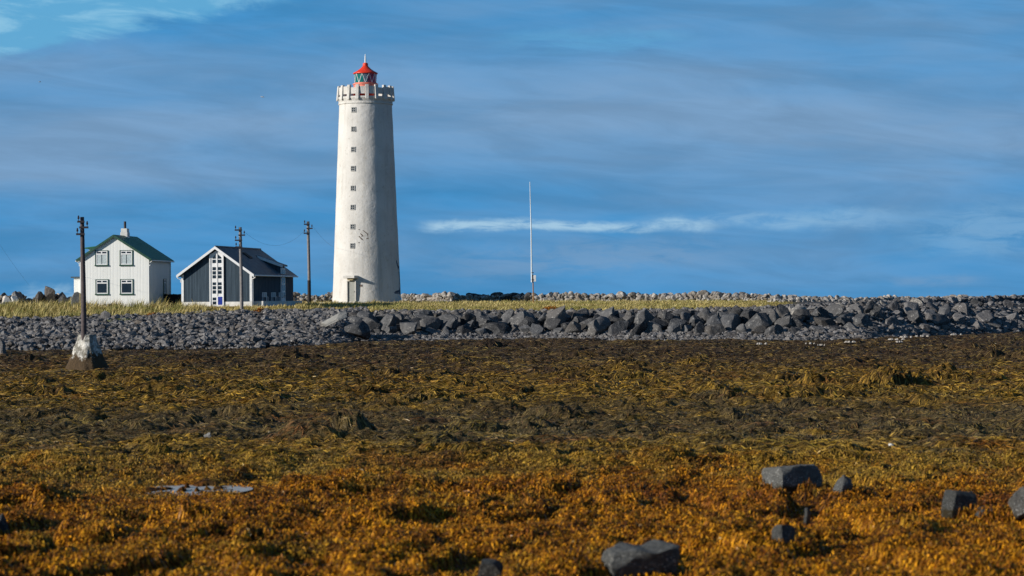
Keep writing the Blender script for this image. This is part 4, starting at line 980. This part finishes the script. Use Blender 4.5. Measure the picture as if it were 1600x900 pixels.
# ------------------------------------------------------------------ gulls
def gull(px, py, Y, size, bank, label):
    p = P(px, py, Y); o = MB()
    prof = [(-.5,.02),(-.42,.05),(-.2,.10),(.05,.115),(.25,.09),(.36,.07),(.46,.065),(.54,.03),(.60,.008)]
    o.tube([(x, 0, .03*x) for x, r_ in prof], [r_ for x, r_ in prof], 10)
    for sg in (-1, 1):
        st = [(.0,.05,.16,.02),(.30,.12,.15,.06),(.62,.02,.11,.05),(1.0,-.16,.02,-.01)]
        vs = []; 
        for (yy, xo, ch_, zz) in st: vs += [(xo+ch_, sg*yy, .06+zz+bank*yy*sg), (xo-ch_, sg*yy, .05+zz+bank*yy*sg), (xo, sg*yy, .085+zz+bank*yy*sg)]
        fs = []
        for i in range(3):
            a_ = i*3; b_ = a_+3; fs += [(a_,b_,b_+2,a_+2),(a_+2,b_+2,b_+1,a_+1),(a_,a_+1,b_+1,b_)]
        o.add(vs, fs)
    g = o.build('gull', M['feather'], smooth=True); g.location = p; g.scale = (size,)*3; g.rotation_euler = (0,.1,R(20)); tag(g, label, 'bird')
gull(410, 151.5, 240, .42, .15, 'white gull gliding in the sky left of the lighthouse top')
gull(62, 128, 300, .36, -.2, 'tiny white gull high in the sky near the left edge')

# ------------------------------------------------------------------ sky, sun, camera
w = bpy.data.worlds.new('World'); sc.world = w; w.use_nodes = True; t = NT(w.node_tree)
d = t.n('ShaderNodeTexCoord').outputs['Generated']; sp = t.n('ShaderNodeSeparateXYZ', {0: d})
ay = t.math('MAXIMUM', t.math('ABSOLUTE', sp.outputs[1]), .05); u = t.math('DIVIDE', sp.outputs[0], ay); vv = t.math('DIVIDE', sp.outputs[2], ay)   # tangents of azimuth and height
lift = t.n('ShaderNodeVectorMath', {0: d, 1: (0, 0, SKYLIFT)}, operation='ADD').outputs[0]
lift = t.n('ShaderNodeVectorMath', {0: lift}, operation='NORMALIZE').outputs[0]
sky = t.n('ShaderNodeTexSky', {'Vector': lift}, sky_type='NISHITA', sun_disc=False, sun_elevation=SUN_EL, sun_rotation=SUN_AZ, air_density=1.0, dust_density=.3, ozone_density=3.0).outputs[0]
STR = .05
U = t.math('MULTIPLY', u, F); V = t.math('MULTIPLY', vv, F)          # the sky measured in small fixed angles
def cvec(su, sv, ou=0.0, tilt=0.0):
    uu = t.math('ADD', t.math('MULTIPLY', U, su), ou); v_ = t.math('ADD', t.math('MULTIPLY', V, sv), t.math('MULTIPLY', U, tilt))
    return t.n('ShaderNodeCombineXYZ', {0: uu, 1: v_}).outputs[0]
def C(r, g, b): return (r/STR, g/STR, b/STR)
col = t.mix(.5, sky, SKYTINT)
BL, MAUVE, PALE, CYAN = C(.058,.258,.530), C(.180,.322,.515), C(.34,.54,.71), C(.12,.385,.63)
low = t.math('SUBTRACT', 1.0, t.mapr(vv, .16, .5))                    # stratus lies low over the sea, clear above
base = t.mix(low, col, BL)
n1 = t.noise(cvec(.0011, .0075, 3.0), 1.0, 5, .48, .3); n2 = t.noise(cvec(.0026, .013, 11.0, -.0006), 1.0, 6, .52, .5); n3 = t.noise(cvec(.006, .016, 5.0), 1.0, 7, .6, .8)
prof_ = t.ramp(t.math('DIVIDE', V, 470.0), [(0,(.06,)*3), (.13,(.28,)*3), (.27,(.12,)*3), (.35,(.32,)*3), (.44,(.74,)*3), (.60,(.84,)*3), (.76,(.62,)*3), (.88,(.34,)*3), (1,(.40,)*3)], 'EASE')
n4 = t.noise(cvec(.0055, .045, 31.0, .003), 1.0, 6, .6, .5)
sheet = t.math('ADD', prof_, t.math('ADD', t.math('MULTIPLY', t.math('SUBTRACT', n1, .5), 1.7), t.math('ADD', t.math('MULTIPLY', t.math('SUBTRACT', n2, .5), 1.0), t.math('MULTIPLY', t.math('SUBTRACT', n4, .5), .22))), True)
sheet = t.math('MULTIPLY', sheet, low)
out_ = t.mix(t.math('MULTIPLY', sheet, .95), base, MAUVE)
tone = t.mapr(t.noise(cvec(.0035, .022, 47.0, .002), 1.0, 6, .6, .6), .3, .7, .90, 1.09)
out_ = t.mix(low, out_, t.n('ShaderNodeVectorMath', {0: out_, 3: tone}, operation='SCALE').outputs[0])
def streak(v0, th, u0, u1, soft, amp, tiltv, fray, k):
    """one long cloud: centre height v0, thickness th, from u0 to u1"""
    vc = t.math('SUBTRACT', t.math('SUBTRACT', V, v0), t.math('MULTIPLY', U, tiltv))
    vc = t.math('ADD', vc, t.math('MULTIPLY', t.math('SUBTRACT', t.noise(cvec(.008, .012, k), 1.0, 6, .6, .5), .5), fray))
    a = t.math('SUBTRACT', 1.0, t.mapr(t.math('ABSOLUTE', vc), th*.15, th))
    b = t.math('MULTIPLY', t.mapr(U, u0, u0+soft), t.math('SUBTRACT', 1.0, t.mapr(U, u1-soft, u1)))
    c_ = t.mapr(t.noise(cvec(.012, .05, k+3), 1.0, 6, .65, .6), .28, .62)
    return t.math('MULTIPLY', t.math('MULTIPLY', a, b), t.math('MULTIPLY', t.math('MULTIPLY', c_, amp), low))
for args, cc in (((117, 13, -158, 330, 50, 1.0, -.008, 30, 1.0), PALE), ((112, 18, 160, 620, 120, .45, .03, 40, 2.0), PALE), ((62, 40, -200, 420, 200, .6, .05, 50, 4.0), MAUVE), ((118, 26, 330, 700, 160, .55, .02, 50, 6.0), C(.22,.42,.64)),
                 ((45, 34, -830, -640, 70, .85, .06, 50, 8.0), PALE), ((85, 60, 560, 1100, 160, .55, .03, 70, 9.0), C(.22,.42,.64)), ((28, 14, 560, 760, 60, .5, .0, 30, 12.0), MAUVE)):
    out_ = t.mix(streak(*args), out_, cc)
# brighter openings at the upper left and top
dv = t.math('SUBTRACT', V, t.math('ADD', 541, t.math('MULTIPLY', U, .20)))
op = t.math('MULTIPLY', t.mapr(t.math('ADD', dv, t.math('MULTIPLY', t.math('SUBTRACT', n3, .5), 90)), -9, 22), t.math('SUBTRACT', 1.0, t.mapr(U, -440, -290)))
op = t.math('MULTIPLY', op, low)
out_ = t.mix(t.math('MULTIPLY', op, .9), out_, CYAN)
out_ = t.mix(streak(405, 26, -60, 330, 120, .45, .0, 30, 61.0), out_, CYAN)
out_ = t.mix(t.math('MULTIPLY', t.math('MULTIPLY', op, t.mapr(t.noise(cvec(.006, .022, 21.0, .002), 1.0, 7, .6, .5), .46, .66)), .75), out_, C(.28,.55,.74))
bgn = t.n('ShaderNodeBackground', {'Color': out_, 'Strength': STR}); t.n('ShaderNodeOutputWorld', {'Surface': bgn.outputs[0]})

sl_ = bpy.data.lights.new('sun', 'SUN'); sl_.energy = SUN_E; sl_.angle = R(.5); sl_.color = (1.0, .93, .83)
so = bpy.data.objects.new('sun', sl_); COL.objects.link(so)
sd = Vector((math.sin(SUN_AZ)*math.cos(SUN_EL), math.cos(SUN_AZ)*math.cos(SUN_EL), math.sin(SUN_EL)))
so.rotation_euler = sd.to_track_quat('Z', 'Y').to_euler(); so.location = (0, 0, 60)

cd = bpy.data.cameras.new('camera'); co = bpy.data.objects.new('camera', cd); COL.objects.link(co); sc.camera = co
cd.sensor_width = 36; cd.lens = F/1600*36; cd.shift_y = (AY-450)/1600; cd.clip_start = .1; cd.clip_end = 90000
rt, up = Vector((math.cos(ROLL), 0, -math.sin(ROLL))), Vector((math.sin(ROLL), 0, math.cos(ROLL))); bk = rt.cross(up)
co.matrix_world = Matrix(((rt.x, up.x, bk.x, 0), (rt.y, up.y, bk.y, 0), (rt.z, up.z, bk.z, CAMH), (0, 0, 0, 1)))
cd.dof.use_dof = True; cd.dof.focus_distance = 190; cd.dof.aperture_fstop = 1.7
vs_ = sc.view_settings; vs_.view_transform = 'Standard'; vs_.look = 'None'; vs_.exposure = EXPO; vs_.gamma = 1
sc.render.engine = 'CYCLES'; sc.cycles.use_denoising = True; sc.cycles.max_bounces = 6
